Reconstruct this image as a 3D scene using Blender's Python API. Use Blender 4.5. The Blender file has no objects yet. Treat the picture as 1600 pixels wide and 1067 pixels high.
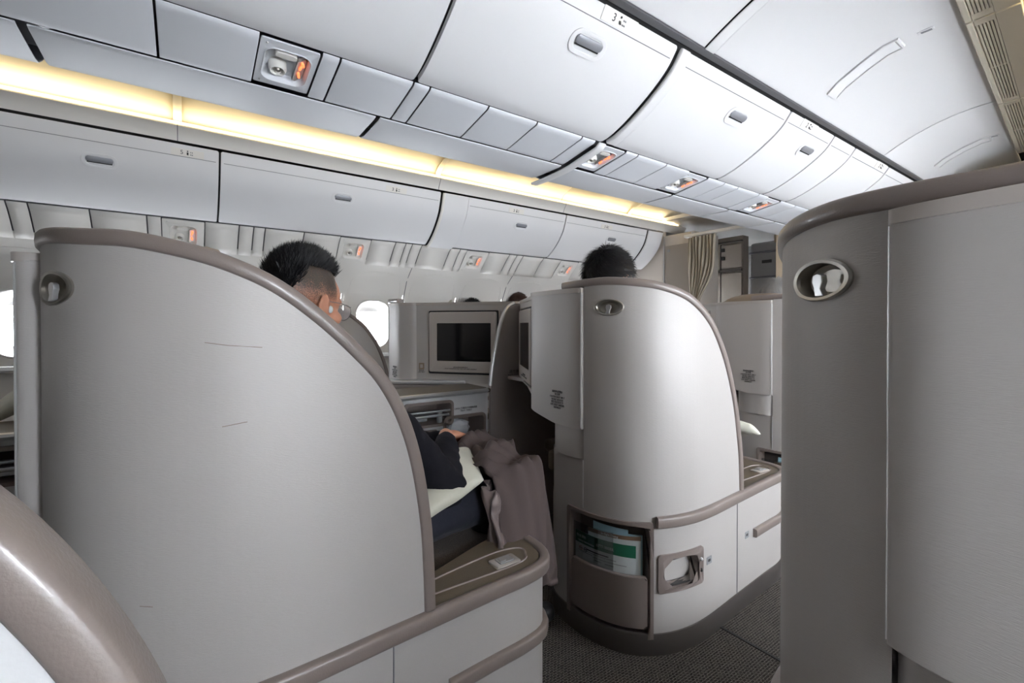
import bpy, bmesh, math, random
from mathutils import Vector, Matrix, Quaternion, noise
random.seed(7)
SC = bpy.context.scene
COL = SC.collection
PI = math.pi

# ------------------------------------------------------------------ camera
cam = bpy.data.cameras.new('camera'); camo = bpy.data.objects.new('camera', cam); COL.objects.link(camo)
YAW = math.atan(1020/720)
camo.location = (2.1, 0, 1.17)
camo.rotation_euler = (math.radians(90-.5), 0, YAW)
cam.sensor_width = 36; cam.lens = 720/1600*36; cam.shift_y = -.012
cam.clip_start = .01
SC.camera = camo
# ------------------------------------------------------------------ world, exposure
w = bpy.data.worlds.new('world'); SC.world = w; w.use_nodes = True
bg = w.node_tree.nodes['Background']; bg.inputs[1].default_value = 1
_n, _l = w.node_tree.nodes, w.node_tree.links      # hazy sky, brighter on the sunny right-hand side
_tc = _n.new('ShaderNodeTexCoord'); _sx = _n.new('ShaderNodeSeparateXYZ'); _mr = _n.new('ShaderNodeMapRange'); _vm = _n.new('ShaderNodeVectorMath'); _vm.operation = 'SCALE'; _vm.inputs[0].default_value = (.93, .965, 1)
_mr.inputs['From Min'].default_value = -.5; _mr.inputs['From Max'].default_value = .5; _mr.inputs['To Min'].default_value = 50; _mr.inputs['To Max'].default_value = 100
_l.new(_tc.outputs['Generated'], _sx.inputs[0]); _l.new(_sx.outputs['X'], _mr.inputs['Value']); _l.new(_mr.outputs[0], _vm.inputs['Scale']); _l.new(_vm.outputs[0], bg.inputs[0])
SC.view_settings.view_transform = 'Standard'; SC.view_settings.look = 'None'
SC.view_settings.gamma = 1; SC.view_settings.use_curve_mapping = False
SC.view_settings.exposure = .10
SC.cycles.use_denoising = True
SC.cycles.max_bounces = 10; SC.cycles.diffuse_bounces = 7; SC.cycles.glossy_bounces = 4; SC.cycles.sample_clamp_indirect = 6
def area(name, loc, direction, sx, sy, power, color, portal=False):
    l = bpy.data.lights.new(name, 'AREA'); l.shape = 'RECTANGLE'; l.size = sx; l.size_y = sy
    l.energy = power; l.color = color
    if portal: l.cycles.is_portal = True
    o = bpy.data.objects.new(name, l); COL.objects.link(o); o.location = loc
    o.rotation_euler = Vector(direction).to_track_quat('-Z', 'Y').to_euler()
    return o
LEFT_WIN = [1.43+.575*k for k in range(-7, 6)]
RIGHT_WIN = [.37+.575*k for k in range(-6, 10)]
for y in LEFT_WIN[3:]: area('daylight_portal', (-2.36, y, 1.18), (1, 0, 0), .44, .32, 1, (1, 1, 1), True)
for y in RIGHT_WIN[6:]: area('daylight_portal', (2.96, y, 1.18), (-1, 0, 0), .44, .32, 1, (1, 1, 1), True)
WARM = (1, .81, .50)
# cove lamps: long warm tubes above the side bins, one behind each lip
def cove(loc, d, power, ax=(0, 1, 0)):
    o = area('cove_lamp', loc, d, 5.9, .02, power, WARM); x = Vector(ax).normalized(); z = -Vector(d); z = (z-x*z.dot(x)).normalized(); y = z.cross(x)
    o.rotation_euler = Matrix((x, y, z)).transposed().to_euler()
cove((-1.385, 1.95, 2.42), (.30, 0, 1), 6)
cove((1.775-.061*3.2+.355, 3.2, 2.425), (-.15, 0, 1), 34, (-.061, 1, 0))

# ------------------------------------------------------------------ materials
def nodes(m): return m.node_tree.nodes, m.node_tree.links
def mat(name, col, rough=.5, metal=0, coat=0, bump=None, spec=.5, var=None, emis=None, alpha=None, trans=None, sheen=0):
    m = bpy.data.materials.new(name); m.use_nodes = True
    n, l = nodes(m); b = n['Principled BSDF']
    b.inputs['Base Color'].default_value = (*col, 1); b.inputs['Roughness'].default_value = rough
    b.inputs['Metallic'].default_value = metal; b.inputs['Specular IOR Level'].default_value = spec
    b.inputs['Coat Weight'].default_value = coat; b.inputs['Coat Roughness'].default_value = .15
    b.inputs['Sheen Weight'].default_value = sheen
    tc = n.new('ShaderNodeTexCoord')
    if bump:
        sc, st, stretch = bump
        mp = n.new('ShaderNodeMapping'); mp.inputs['Scale'].default_value = stretch
        nz = n.new('ShaderNodeTexNoise'); nz.inputs['Scale'].default_value = sc; nz.inputs['Detail'].default_value = 3
        bp = n.new('ShaderNodeBump'); bp.inputs['Strength'].default_value = st; bp.inputs['Distance'].default_value = .002
        l.new(tc.outputs['Object'], mp.inputs[0]); l.new(mp.outputs[0], nz.inputs['Vector'])
        l.new(nz.outputs[0], bp.inputs['Height']); l.new(bp.outputs[0], b.inputs['Normal'])
    if var:
        sc, amt = var
        nz = n.new('ShaderNodeTexNoise'); nz.inputs['Scale'].default_value = sc; nz.inputs['Detail'].default_value = 4
        cr = n.new('ShaderNodeValToRGB')
        cr.color_ramp.elements[0].position = .3; cr.color_ramp.elements[1].position = .7
        cr.color_ramp.elements[0].color = (*[c*(1-amt) for c in col], 1); cr.color_ramp.elements[1].color = (*[min(1, c*(1+amt)) for c in col], 1)
        l.new(tc.outputs['Object'], nz.inputs['Vector']); l.new(nz.outputs[0], cr.inputs[0]); l.new(cr.outputs[0], b.inputs['Base Color'])
    if emis:
        b.inputs['Emission Color'].default_value = (*emis[0], 1); b.inputs['Emission Strength'].default_value = emis[1]
    if trans:
        b.inputs['Transmission Weight'].default_value = trans
    if alpha is not None:
        b.inputs['Alpha'].default_value = alpha
    return m
M = {}
M['shell'] = mat('pearl_grey_laminate', (.425, .402, .385), .45, .05, 0, (700, .22, (.15, .15, 1.4)), spec=.5)
M['white_panel'] = mat('cool_white_laminate', (.60, .60, .605), .42, 0, .15, (120, .15, (1, 1, 1)))
M['taupe_panel'] = mat('taupe_leatherette', (.30, .265, .245), .42, .1, .25, (260, .5, (1, 1, .35)))
M['taupe'] = mat('taupe_trim', (.20, .165, .15), .38, 0, .2, (300, .2, (1, 1, 1)))
M['taupe_light'] = mat('light_taupe_lid', (.42, .38, .35), .35, 0, .25)
M['kick'] = mat('dark_bronze_kick_strip', (.085, .075, .07), .35, .3)
M['dark'] = mat('shadow_gap_black', (.012, .012, .013), .7)
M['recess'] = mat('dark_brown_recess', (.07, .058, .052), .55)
M['cabin'] = mat('cabin_white', (.80, .80, .81), .55, 0, 0, (60, .06, (1, 1, 1)), spec=.3)
M['cabin_warm'] = mat('cabin_warm_white', (.82, .80, .76), .5, spec=.3)
M['cabin_psu'] = mat('service_panel_white', (.76, .78, .82), .5, 0, 0, spec=.4)
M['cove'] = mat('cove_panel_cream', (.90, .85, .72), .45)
M['rail'] = mat('grey_rail', (.20, .20, .215), .4, .4)
M['latch'] = mat('grey_latch', (.30, .31, .34), .4, .3)
M['metal'] = mat('brushed_nickel', (.42, .40, .36), .42, 1)
M['silver'] = mat('satin_silver', (.62, .62, .62), .3, .7)
M['leather'] = mat('olive_brown_leather', (.125, .098, .068), .4, 0, .15, (400, .4, (1, 1, 1)))
M['leather_tan'] = mat('tan_leather', (.24, .185, .13), .45, 0, .1, (400, .3, (1, 1, 1)))
M['fabric'] = mat('grey_brown_seat_weave', (.14, .12, .11), .9, 0, 0, (900, .8, (1, 1, 1)), var=(500, .5))
M['screen'] = mat('black_glass_screen', (.004, .004, .005), .08, 0, 0)
M['black'] = mat('black_plastic', (.015, .015, .016), .4)
M['cream'] = mat('cream_pillow_cloth', (.60, .59, .50), .85, 0, 0, (60, .6, (1, 1, 1)), sheen=.2)
M['blanket'] = mat('mauve_brown_blanket', (.062, .044, .042), .85, 0, 0, (25, 1.0, (1, 1, .5)))
M['satin'] = mat('blanket_satin_lining', (.17, .135, .13), .35, 0, 0, (30, .6, (1, 1, 1)))
M['navy'] = mat('navy_cloth', (.012, .014, .026), .85, 0, 0, (50, .8, (1, 1, 1)), sheen=.1)
M['blackcloth'] = mat('black_knit', (.010, .010, .014), .9, 0, 0, (60, .6, (1, 1, 1)), spec=.15)
M['hair'] = mat('black_hair', (.005, .005, .007), .45, 0, 0, spec=.4)
M['hair_dark'] = mat('dark_brown_black_hair', (.006, .005, .006), .5, 0, 0, spec=.35)
M['hair_grey'] = mat('grey_hair', (.33, .32, .31), .5)
M['hair_brown'] = mat('chestnut_hair', (.05, .022, .014), .45)
M['paper'] = mat('white_card', (.62, .66, .66), .5)
M['green'] = mat('green_print', (.012, .12, .065), .5)
M['blue_paper'] = mat('pale_blue_leaflet', (.30, .47, .55), .5)
M['brown_paper'] = mat('brown_print', (.18, .11, .07), .5)
M['ink'] = mat('dark_grey_ink', (.03, .03, .032), .6)
M['ink_light'] = mat('grey_ink', (.25, .26, .27), .6)
M['red_ink'] = mat('red_print', (.4, .04, .04), .5)
M['plastic_bag'] = mat('crumpled_clear_plastic', (.75, .78, .82), .2, 0, .5, (30, 1, (1, 1, 1)))
M['sign'] = mat('orange_lit_sign', (.9, .25, .1), .4, emis=((1, .18, .06), 1.9))
M['coveglow'] = mat('cove_light_tube', (1, .9, .7), .5, emis=((1, .80, .50), 1.9))
M['curtain'] = mat('beige_curtain', (.36, .31, .24), .85, sheen=.2)
M['galley'] = mat('galley_taupe_panel', (.27, .235, .205), .4)
M['galley_grey'] = mat('grey_door_panel', (.34, .34, .34), .45)
M['beige'] = mat('beige_bulkhead', (.56, .46, .34), .5)
M['bulk'] = mat('pale_bulkhead', (.55, .50, .455), .5)
M['scuff'] = mat('brown_scuff', (.22, .17, .14), .6)
M['steel_tray'] = mat('pale_metal_tray', (.50, .52, .54), .25, .6)
M['lens'] = mat('clear_spectacle_lens', (.8, .85, .9), .05, 0, 0, alpha=.35)

def glass_mat(name, tint, gl=.12):
    m = bpy.data.materials.new(name); m.use_nodes = True; n, l = nodes(m); n.clear()
    o = n.new('ShaderNodeOutputMaterial'); t = n.new('ShaderNodeBsdfTransparent'); g = n.new('ShaderNodeBsdfGlossy'); mx = n.new('ShaderNodeMixShader')
    t.inputs[0].default_value = (*tint, 1); g.inputs['Roughness'].default_value = .05; mx.inputs[0].default_value = gl
    l.new(t.outputs[0], mx.inputs[1]); l.new(g.outputs[0], mx.inputs[2]); l.new(mx.outputs[0], o.inputs[0]); return m
M['pane'] = glass_mat('window_acrylic', (.97, .98, 1), .05)
M['clear'] = glass_mat('clear_plastic_sleeve', (.80, .82, .82), .12)

def carpet():
    m = mat('carpet', (.05, .048, .046), .95, 0, 0, spec=.1); n, l = nodes(m); b = n['Principled BSDF']
    tc = n.new('ShaderNodeTexCoord'); mp = n.new('ShaderNodeMapping'); mp.inputs['Rotation'].default_value = (0, 0, PI/2)
    br = n.new('ShaderNodeTexBrick'); br.inputs['Scale'].default_value = 1
    br.inputs['Color1'].default_value = (.032, .029, .028, 1); br.inputs['Color2'].default_value = (.06, .055, .052, 1); br.inputs['Mortar'].default_value = (.17, .16, .15, 1)
    br.inputs['Brick Width'].default_value = .016; br.inputs['Row Height'].default_value = .009; br.inputs['Mortar Size'].default_value = .0009
    nz = n.new('ShaderNodeTexNoise'); nz.inputs['Scale'].default_value = 260; nz.inputs['Detail'].default_value = 3
    mx = n.new('ShaderNodeMix'); mx.data_type = 'RGBA'; mx.blend_type = 'MULTIPLY'; mx.inputs[0].default_value = .9
    cr = n.new('ShaderNodeValToRGB'); cr.color_ramp.elements[0].position = .35; cr.color_ramp.elements[0].color = (.15, .15, .15, 1); cr.color_ramp.elements[1].position = .62; cr.color_ramp.elements[1].color = (1.5, 1.45, 1.4, 1)
    l.new(tc.outputs['Object'], mp.inputs[0]); l.new(mp.outputs[0], br.inputs[0]); l.new(tc.outputs['Object'], nz.inputs[0]); l.new(nz.outputs[0], cr.inputs[0])
    l.new(br.outputs[0], mx.inputs[6]); l.new(cr.outputs[0], mx.inputs[7]); l.new(mx.outputs[2], b.inputs['Base Color'])
    bp = n.new('ShaderNodeBump'); bp.inputs['Distance'].default_value = .003; bp.inputs['Strength'].default_value = .7; l.new(nz.outputs[0], bp.inputs['Height']); l.new(bp.outputs[0], b.inputs['Normal'])
    return m
M['carpet'] = carpet()

def skin_mat():
    m = mat('skin', (.5, .3, .22), .5, 0, 0); n, l = nodes(m); b = n['Principled BSDF']
    b.inputs['Subsurface Weight'].default_value = .08; b.inputs['Subsurface Radius'].default_value = (.01, .004, .002)
    at = n.new('ShaderNodeAttribute'); at.attribute_name = 'stubble'
    tc = n.new('ShaderNodeTexCoord'); nz = n.new('ShaderNodeTexNoise'); nz.inputs['Scale'].default_value = 330; nz.inputs['Detail'].default_value = 2
    n2 = n.new('ShaderNodeTexNoise'); n2.inputs['Scale'].default_value = 45
    l.new(tc.outputs['Object'], nz.inputs[0]); l.new(tc.outputs['Object'], n2.inputs[0])
    a1 = n.new('ShaderNodeMath'); a1.operation = 'MULTIPLY_ADD'; a1.inputs[1].default_value = 1.6; l.new(nz.outputs[0], a1.inputs[0])
    a0 = n.new('ShaderNodeMath'); a0.operation = 'MULTIPLY_ADD'; a0.inputs[1].default_value = .5; a0.inputs[2].default_value = -1.5; l.new(n2.outputs[0], a0.inputs[0]); l.new(a0.outputs[0], a1.inputs[2])
    a2 = n.new('ShaderNodeMath'); a2.operation = 'ADD'; l.new(a1.outputs[0], a2.inputs[0]); l.new(at.outputs['Fac'], a2.inputs[1])
    a3 = n.new('ShaderNodeMath'); a3.operation = 'MULTIPLY'; a3.use_clamp = True; l.new(a2.outputs[0], a3.inputs[0]); l.new(at.outputs['Fac'], a3.inputs[1])
    mx = n.new('ShaderNodeMix'); mx.data_type = 'RGBA'; mx.inputs[6].default_value = (.50, .235, .15, 1); mx.inputs[7].default_value = (.045, .035, .03, 1)
    l.new(a3.outputs[0], mx.inputs[0]); l.new(mx.outputs[2], b.inputs['Base Color']); return m
M['skin'] = skin_mat()

# ------------------------------------------------------------------ mesh helpers
class MB:
    def __init__(s): s.v = []; s.f = []
    def add(s, vs, fs):
        o = len(s.v); s.v += [tuple(v) for v in vs]; s.f += [tuple(i+o for i in f) for f in fs]; return s
    def box(s, c, size, R=None):
        hx, hy, hz = [q/2 for q in size]; c = Vector(c)
        vs = [Vector((x, y, z)) for x in (-hx, hx) for y in (-hy, hy) for z in (-hz, hz)]
        if R: vs = [R @ v for v in vs]
        return s.add([c+v for v in vs], [(0,1,3,2),(4,6,7,5),(0,4,5,1),(2,3,7,6),(0,2,6,4),(1,5,7,3)])
    def hexa(s, pts):   # 8 points: 4 bottom loop, 4 top loop
        return s.add(pts, [(3,2,1,0),(4,5,6,7),(0,1,5,4),(1,2,6,5),(2,3,7,6),(3,0,4,7)])
    def loft(s, rings, closed=True, cap0=True, cap1=True):
        n = len(rings[0]); vs = [p for r in rings for p in r]; fs = []
        for i in range(len(rings)-1):
            for j in range(n if closed else n-1):
                k = (j+1) % n; fs.append((i*n+j, i*n+k, (i+1)*n+k, (i+1)*n+j))
        if cap0 and closed: fs.append(tuple(range(n))[::-1])
        if cap1 and closed: fs.append(tuple((len(rings)-1)*n+j for j in range(n)))
        return s.add(vs, fs)
    def tube(s, path, r, n=8, caps=True):
        path = [Vector(p) for p in path]; rr = r if isinstance(r, (list, tuple)) else [r]*len(path)
        rings = []; up = None
        for i, p in enumerate(path):
            t = (path[min(i+1, len(path)-1)]-path[max(i-1, 0)]).normalized()
            if up is None: up = Vector((0, 0, 1)) if abs(t.z) < .9 else Vector((1, 0, 0))
            a = t.cross(up).normalized(); b = a.cross(t).normalized(); up = b
            rings.append([p+(a*math.cos(q)+b*math.sin(q))*rr[i] for q in [2*PI*k/n for k in range(n)]])
        return s.loft(rings, True, caps, caps)
    def prism(s, poly, axis, a0, a1):   # poly in the two other axes, extruded along axis
        def P(u, v, a): return {'x': (a, u, v), 'y': (u, a, v), 'z': (u, v, a)}[axis]
        return s.loft([[P(u, v, a0) for u, v in poly], [P(u, v, a1) for u, v in poly]])
    def ellip(s, c, r, R=None, n=16, m=10):
        c = Vector(c); rings = []
        for i in range(1, m):
            a = PI*i/m; ring = []
            for j in range(n):
                b = 2*PI*j/n; v = Vector((r[0]*math.sin(a)*math.cos(b), r[1]*math.sin(a)*math.sin(b), r[2]*math.cos(a)))
                ring.append(c+(R @ v if R else v))
            rings.append(ring)
        t = Vector((0, 0, r[2])); bt = -t
        if R: t = R @ t; bt = R @ bt
        o = len(s.v); s.loft(rings, True, False, False)
        s.v += [tuple(c+t), tuple(c+bt)]; a = len(s.v)-2
        for j in range(n):
            s.f.append((a, o+j, o+(j+1) % n)); q = o+(m-2)*n; s.f.append((a+1, q+(j+1) % n, q+j))
        return s
    def capsule(s, p0, r0, p1, r1, n=14):
        p0, p1 = Vector(p0), Vector(p1); t = (p1-p0).normalized()
        path = []; rr = []
        for k in range(5):
            a = PI/2*k/5; path.append(p0-t*r0*math.cos(a)); rr.append(max(r0*math.sin(a), .001))
        path.append(p0); rr.append(r0); path.append(p1); rr.append(r1)
        for k in range(4, -1, -1):
            a = PI/2*k/5; path.append(p1+t*r1*math.cos(a)); rr.append(max(r1*math.sin(a), .001))
        return s.tube(path, rr, n)
    def grid(s, rows):
        n = len(rows[0]); return s.add([p for r in rows for p in r], [(i*n+j, i*n+j+1, (i+1)*n+j+1, (i+1)*n+j) for i in range(len(rows)-1) for j in range(n-1)])

def build(name, mb, m, parent=None, sharp=40, bevel=0, solid=0, solid_off=-1, sub=0, label=None, seg=2):
    me = bpy.data.meshes.new(name); me.from_pydata([tuple(v) for v in mb.v], [], mb.f); me.validate()
    bm = bmesh.new(); bm.from_mesh(me)
    bmesh.ops.remove_doubles(bm, verts=bm.verts, dist=1e-5); bmesh.ops.recalc_face_normals(bm, faces=bm.faces)
    bm.to_mesh(me); bm.free()
    for p in me.polygons: p.use_smooth = True
    if sharp < 180: me.set_sharp_from_angle(angle=math.radians(sharp))
    me.materials.append(M[m] if isinstance(m, str) else m)
    o = bpy.data.objects.new(name, me); COL.objects.link(o)
    if parent: o.parent = parent
    if solid:
        q = o.modifiers.new('thickness', 'SOLIDIFY'); q.thickness = solid; q.offset = solid_off
    if bevel:
        q = o.modifiers.new('bevel', 'BEVEL'); q.width = bevel; q.segments = seg; q.limit_method = 'ANGLE'; q.angle_limit = math.radians(35); q.harden_normals = False
    if sub:
        q = o.modifiers.new('subdivision', 'SUBSURF'); q.levels = q.render_levels = sub
    if label: o['label'] = label
    return o
def empty(name, loc=(0, 0, 0), rz=0):
    o = bpy.data.objects.new(name, None); COL.objects.link(o); o.location = loc; o.rotation_euler = (0, 0, rz); o.empty_display_size = .1; return o
def tag(o, label, cat, group=None):
    o['label'] = label; o['category'] = cat
    if group: o['group'] = group
    return o
def struct(o): o['kind'] = 'structure'; return o
def text(name, body, size, frame, m, parent=None, align='CENTER', ext=.0004):
    c = bpy.data.curves.new(name, 'FONT'); c.body = body; c.size = size; c.align_x = align; c.align_y = 'CENTER'; c.extrude = ext
    c.materials.append(M[m]); tmp = bpy.data.objects.new(name, c); COL.objects.link(tmp)
    me = bpy.data.meshes.new_from_object(tmp); bpy.data.objects.remove(tmp); bpy.data.curves.remove(c)
    me.transform(frame); o = bpy.data.objects.new(name, me); COL.objects.link(o)
    if parent: o.parent = parent
    return o
def frame(origin, right, up):
    r = Vector(right).normalized(); u = Vector(up); n = r.cross(u).normalized(); u = n.cross(r).normalized()
    return Matrix(((r.x, u.x, n.x, origin[0]), (r.y, u.y, n.y, origin[1]), (r.z, u.z, n.z, origin[2]), (0, 0, 0, 1)))
def rrect(w, h, r, n=6):
    pts = []
    for cx, cy, a0 in ((w/2-r, h/2-r, 0), (-w/2+r, h/2-r, 90), (-w/2+r, -h/2+r, 180), (w/2-r, -h/2+r, 270)):
        for k in range(n+1):
            a = math.radians(a0+90*k/n); pts.append((cx+r*math.cos(a), cy+r*math.sin(a)))
    return pts
def catmull(K, n=16):
    out = []; P = [K[0]]+list(K)+[K[-1]]; d = len(K[0])
    for i in range(1, len(P)-2):
        for j in range(n):
            t = j/n
            out.append(tuple(.5*((2*P[i][k])+(-P[i-1][k]+P[i+1][k])*t+(2*P[i-1][k]-5*P[i][k]+4*P[i+1][k]-P[i+2][k])*t*t+(-P[i-1][k]+3*P[i][k]-3*P[i+1][k]+P[i+2][k])*t**3) for k in range(d)))
    out.append(tuple(K[-1])); return out

# ================================================================== CABIN SHELL
Y0, Y1 = -3.0, 4.7
fl = MB().box((.2, 1.9, -.02), (5.6, 11.2, .04)); struct(build('floor', fl, 'carpet'))
# carpet joints
jt = MB()
for y in (.235, 1.685, 3.135): jt.box((1.3, y, .001), (1.1, .012, .003))
struct(build('trim_1', jt, 'dark'))

def wall_x(z, side):   # inner face of the side wall
    P = [(0, 2.08), (.3, 2.13), (.8, 2.2), (1.2, 2.2), (1.42, 2.165), (1.6, 2.07), (1.72, 1.93), (1.8, 1.85)]
    for (a, x0), (b, x1) in zip(P, P[1:]):
        if z <= b:
            t = (z-a)/(b-a); x = x0+(x1-x0)*t; break
    else: x = P[-1][1]
    return -x if side < 0 else x+.55
def side_wall(side, wins, ylo, yhi, name):
    mb = MB(); n = 28
    bays = [(y-.2875, y+.2875, y) for y in wins]
    zt = 1.74
    def P(y, z, d=0): return (wall_x(z, side)-side*(-d), y, z)
    for a, b, c in bays:
        zr = [0, .15, .3, .5, .7, .9]
        mb.grid([[P(a+(b-a)*k/4, z) for k in range(5)] for z in zr])
        zr = [1.46, 1.52, 1.58, 1.64, 1.69, zt]
        mb.grid([[P(a+(b-a)*k/4, z) for k in range(5)] for z in zr])
        mb.grid([[P(y, z) for y in (b-.012, b)] for z in (.9, 1.0, 1.1, 1.2, 1.3, 1.4, 1.46)])
        mb.grid([[P(y, z) for y in (a, a+.012)] for z in (.9, 1.0, 1.1, 1.2, 1.3, 1.4, 1.46)])
        # rings outward->pane
        hw, z0, z1 = .2755, .9, 1.46; cz = 1.18
        inner = rrect(.30, .42, .11, 6); m = len(inner)
        outer = []
        for (u, v) in inner:
            L = max(abs(u)/(hw), abs(v)/(.28)); ou, ov = u/L, v/L
            outer.append((ou, ov))
        # snap the diagonal ones to the corners
        rings = [[P(c+u, cz+v) for u, v in outer]]
        mid = [((u*.35+a_*.65), (v*.35+b_*.65)) for (u, v), (a_, b_) in zip(outer, rrect(.335, .455, .125, 6))]
        rings.append([P(c+u, cz+v) for u, v in mid])
        rings.append([P(c+u, cz+v, 0) for u, v in rrect(.335, .455, .125, 6)])
        rings.append([P(c+u, cz+v, -.008) for u, v in rrect(.328, .448, .122, 6)])
        rings.append([P(c+u, cz+v, -.006) for u, v in rrect(.31, .43, .115, 6)])
        rings.append([P(c+u, cz+v, .05) for u, v in rrect(.275, .39, .105, 6)])
        rings.append([P(c+u, cz+v, .12) for u, v in rrect(.25, .36, .10, 6)])
        mb.loft(rings, True, False, False)
        # corner fill triangles
        for su in (-1, 1):
            for sv in (-1, 1):
                cpts = [p for p in outer]
                q = [(u, v) for u, v in cpts if u*su > 0 and v*sv > 0]
                e1 = max(q, key=lambda t: abs(t[0])-abs(t[1])*.0 if abs(abs(t[0])-hw) < 1e-6 else -1)
                A = [t for t in q if abs(abs(t[0])-hw) < 1e-6]; B = [t for t in q if abs(abs(t[1])-.28) < 1e-6]
                if A and B:
                    A = max(A, key=lambda t: abs(t[1])); B = max(B, key=lambda t: abs(t[0]))
                    mb.add([P(c+A[0], cz+A[1]), P(c+B[0], cz+B[1]), P(c+su*hw, cz+sv*.28)], [(0, 1, 2)])
        # soft arch relief above the window
        arch = [(-.235, 1.25), (-.235, 1.50), (-.215, 1.585), (-.16, 1.635), (0, 1.652), (.16, 1.635), (.215, 1.585), (.235, 1.50), (.235, 1.25)]
        mb.tube([P(c+u, z, .001) for u, z in catmull(arch, 5)], .0045, 6)
    o = struct(build(name, mb, 'cabin_warm', sharp=50))
    return o
side_wall(-1, LEFT_WIN, 0, 0, 'wall_left'); side_wall(1, RIGHT_WIN, 0, 0, 'wall_right')
wn = 0
for side, wins in ((-1, LEFT_WIN), (1, RIGHT_WIN)):
    for y in wins:
        wn += 1; x = wall_x(1.18, side)+side*.12
        fr = MB(); fr.loft([[(x+side*t, y+u, 1.18+v) for u, v in rrect(w_, h_, r_, 6)] for t, w_, h_, r_ in ((0, .26, .37, .10), (.02, .26, .37, .10), (.02, .225, .335, .09), (0, .225, .335, .09))], True, False, False)
        e = struct(build('window_%d' % wn, fr, 'cabin', sharp=40))
        g = MB(); g.prism([(y+u, 1.18+v) for u, v in rrect(.25, .36, .10, 6)], 'x', x+side*.010, x+side*.014); build('pane', g, 'pane', e)
        if (side > 0 and y < .2) or y < -1.2:
            s = MB(); s.prism([(y+u, 1.18+v) for u, v in rrect(.25, .36, .10, 6)], 'x', x-.012, x+.001); build('aft_dimming_shade', s, 'cabin', e)  # shades closed out of view, added to dim the light from aft
        if side < 0:
            s = MB(); s.prism([(y+u, v) for u, v in ((-.11, 1.30), (.11, 1.30), (.115, 1.325), (.09, 1.35), (.05, 1.362), (-.05, 1.362), (-.09, 1.35), (-.115, 1.325))], 'x', x-.004, x-.010); build('shade', s, 'cabin', e)
# wall panel joints and armrest-height ledge
jl = MB()
for y in [1.7175-1.15*k for k in range(-2, 5)]:
    jl.tube([(wall_x(z, -1)+.001, y, z) for z in (.3, .8, 1.2, 1.42, 1.6, 1.72)], .0035, 6)
struct(build('trim_2', jl, 'rail'))
dd = MB(); dd.prism([(-2.2, .86), (-2.13, .865), (-2.11, .88), (-2.13, .905), (-2.2, .91)], 'y', Y0, Y1); struct(build('trim_3', dd, 'silver', bevel=.004))

def ext(name, prof, ya, yb, m, kind=True, solid=0, parent=None, bevel=0, sharp=30):
    mb = MB(); mb.grid([[(x, y, z) for x, z in prof] for y in (ya, yb)])
    o = build(name, mb, m, parent, solid=solid, solid_off=0, bevel=bevel, sharp=sharp)
    if kind: struct(o)
    return o
ext('light_leak_liner', [(-2.09, 1.58), (-2.40, 1.75), (-2.35, 2.2), (-1.8, 2.66), (2.5, 2.68), (3.1, 2.2), (3.1, 1.75), (2.64, 1.58)], Y0-.05, 7.4, 'dark', solid=.02)  # unseen dark hull added to stop sky light leaking in around the bins
ext('trim_32', [(-2.10, 1.60), (-2.25, .8), (-2.2, -.1), (2.9, -.1), (2.9, .8), (2.66, 1.60)], Y0-.05, 7.4, 'dark') if False else None
# ---- left side: under-bin panels, bins, valance, cove
UB = [(-1.745, 1.885), (-1.79, 1.85), (-1.85, 1.79), (-1.90, 1.735), (-1.93, 1.70)]
ext('trim_4', [(-1.74, 1.91), (-1.80, 1.90)]+[(x-.045, z+.012) for x, z in UB]+[(-2.0, 1.69)], Y0, Y1, 'rail')
seams = [-2.9, -2.4, -1.98, -1.9, -1.6, -1.2, -.85, -.76, -.49, -.211, -.134, .106, .313, .405, .48, .748, 1.022, 1.272, 1.484, 1.577, 1.637, 1.728, 2.017, 2.119, 2.195, 2.441, 2.687, 2.78, 2.86, 3.13, 3.385, 3.645, 3.95, 4.2, 4.42]
PSU_L = [(-.134, .106), (1.022, 1.272), (2.195, 2.441), (3.385, 3.645)]
sm = MB()
for a, b in zip(seams, seams[1:]):
    if (a, b) in PSU_L: continue
    sm.grid([[(x, y, z) for x, z in UB] for y in (a+.004, b-.004)])
struct(build('trim_5', sm, 'cabin_warm', solid=.004, solid_off=0))

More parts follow.
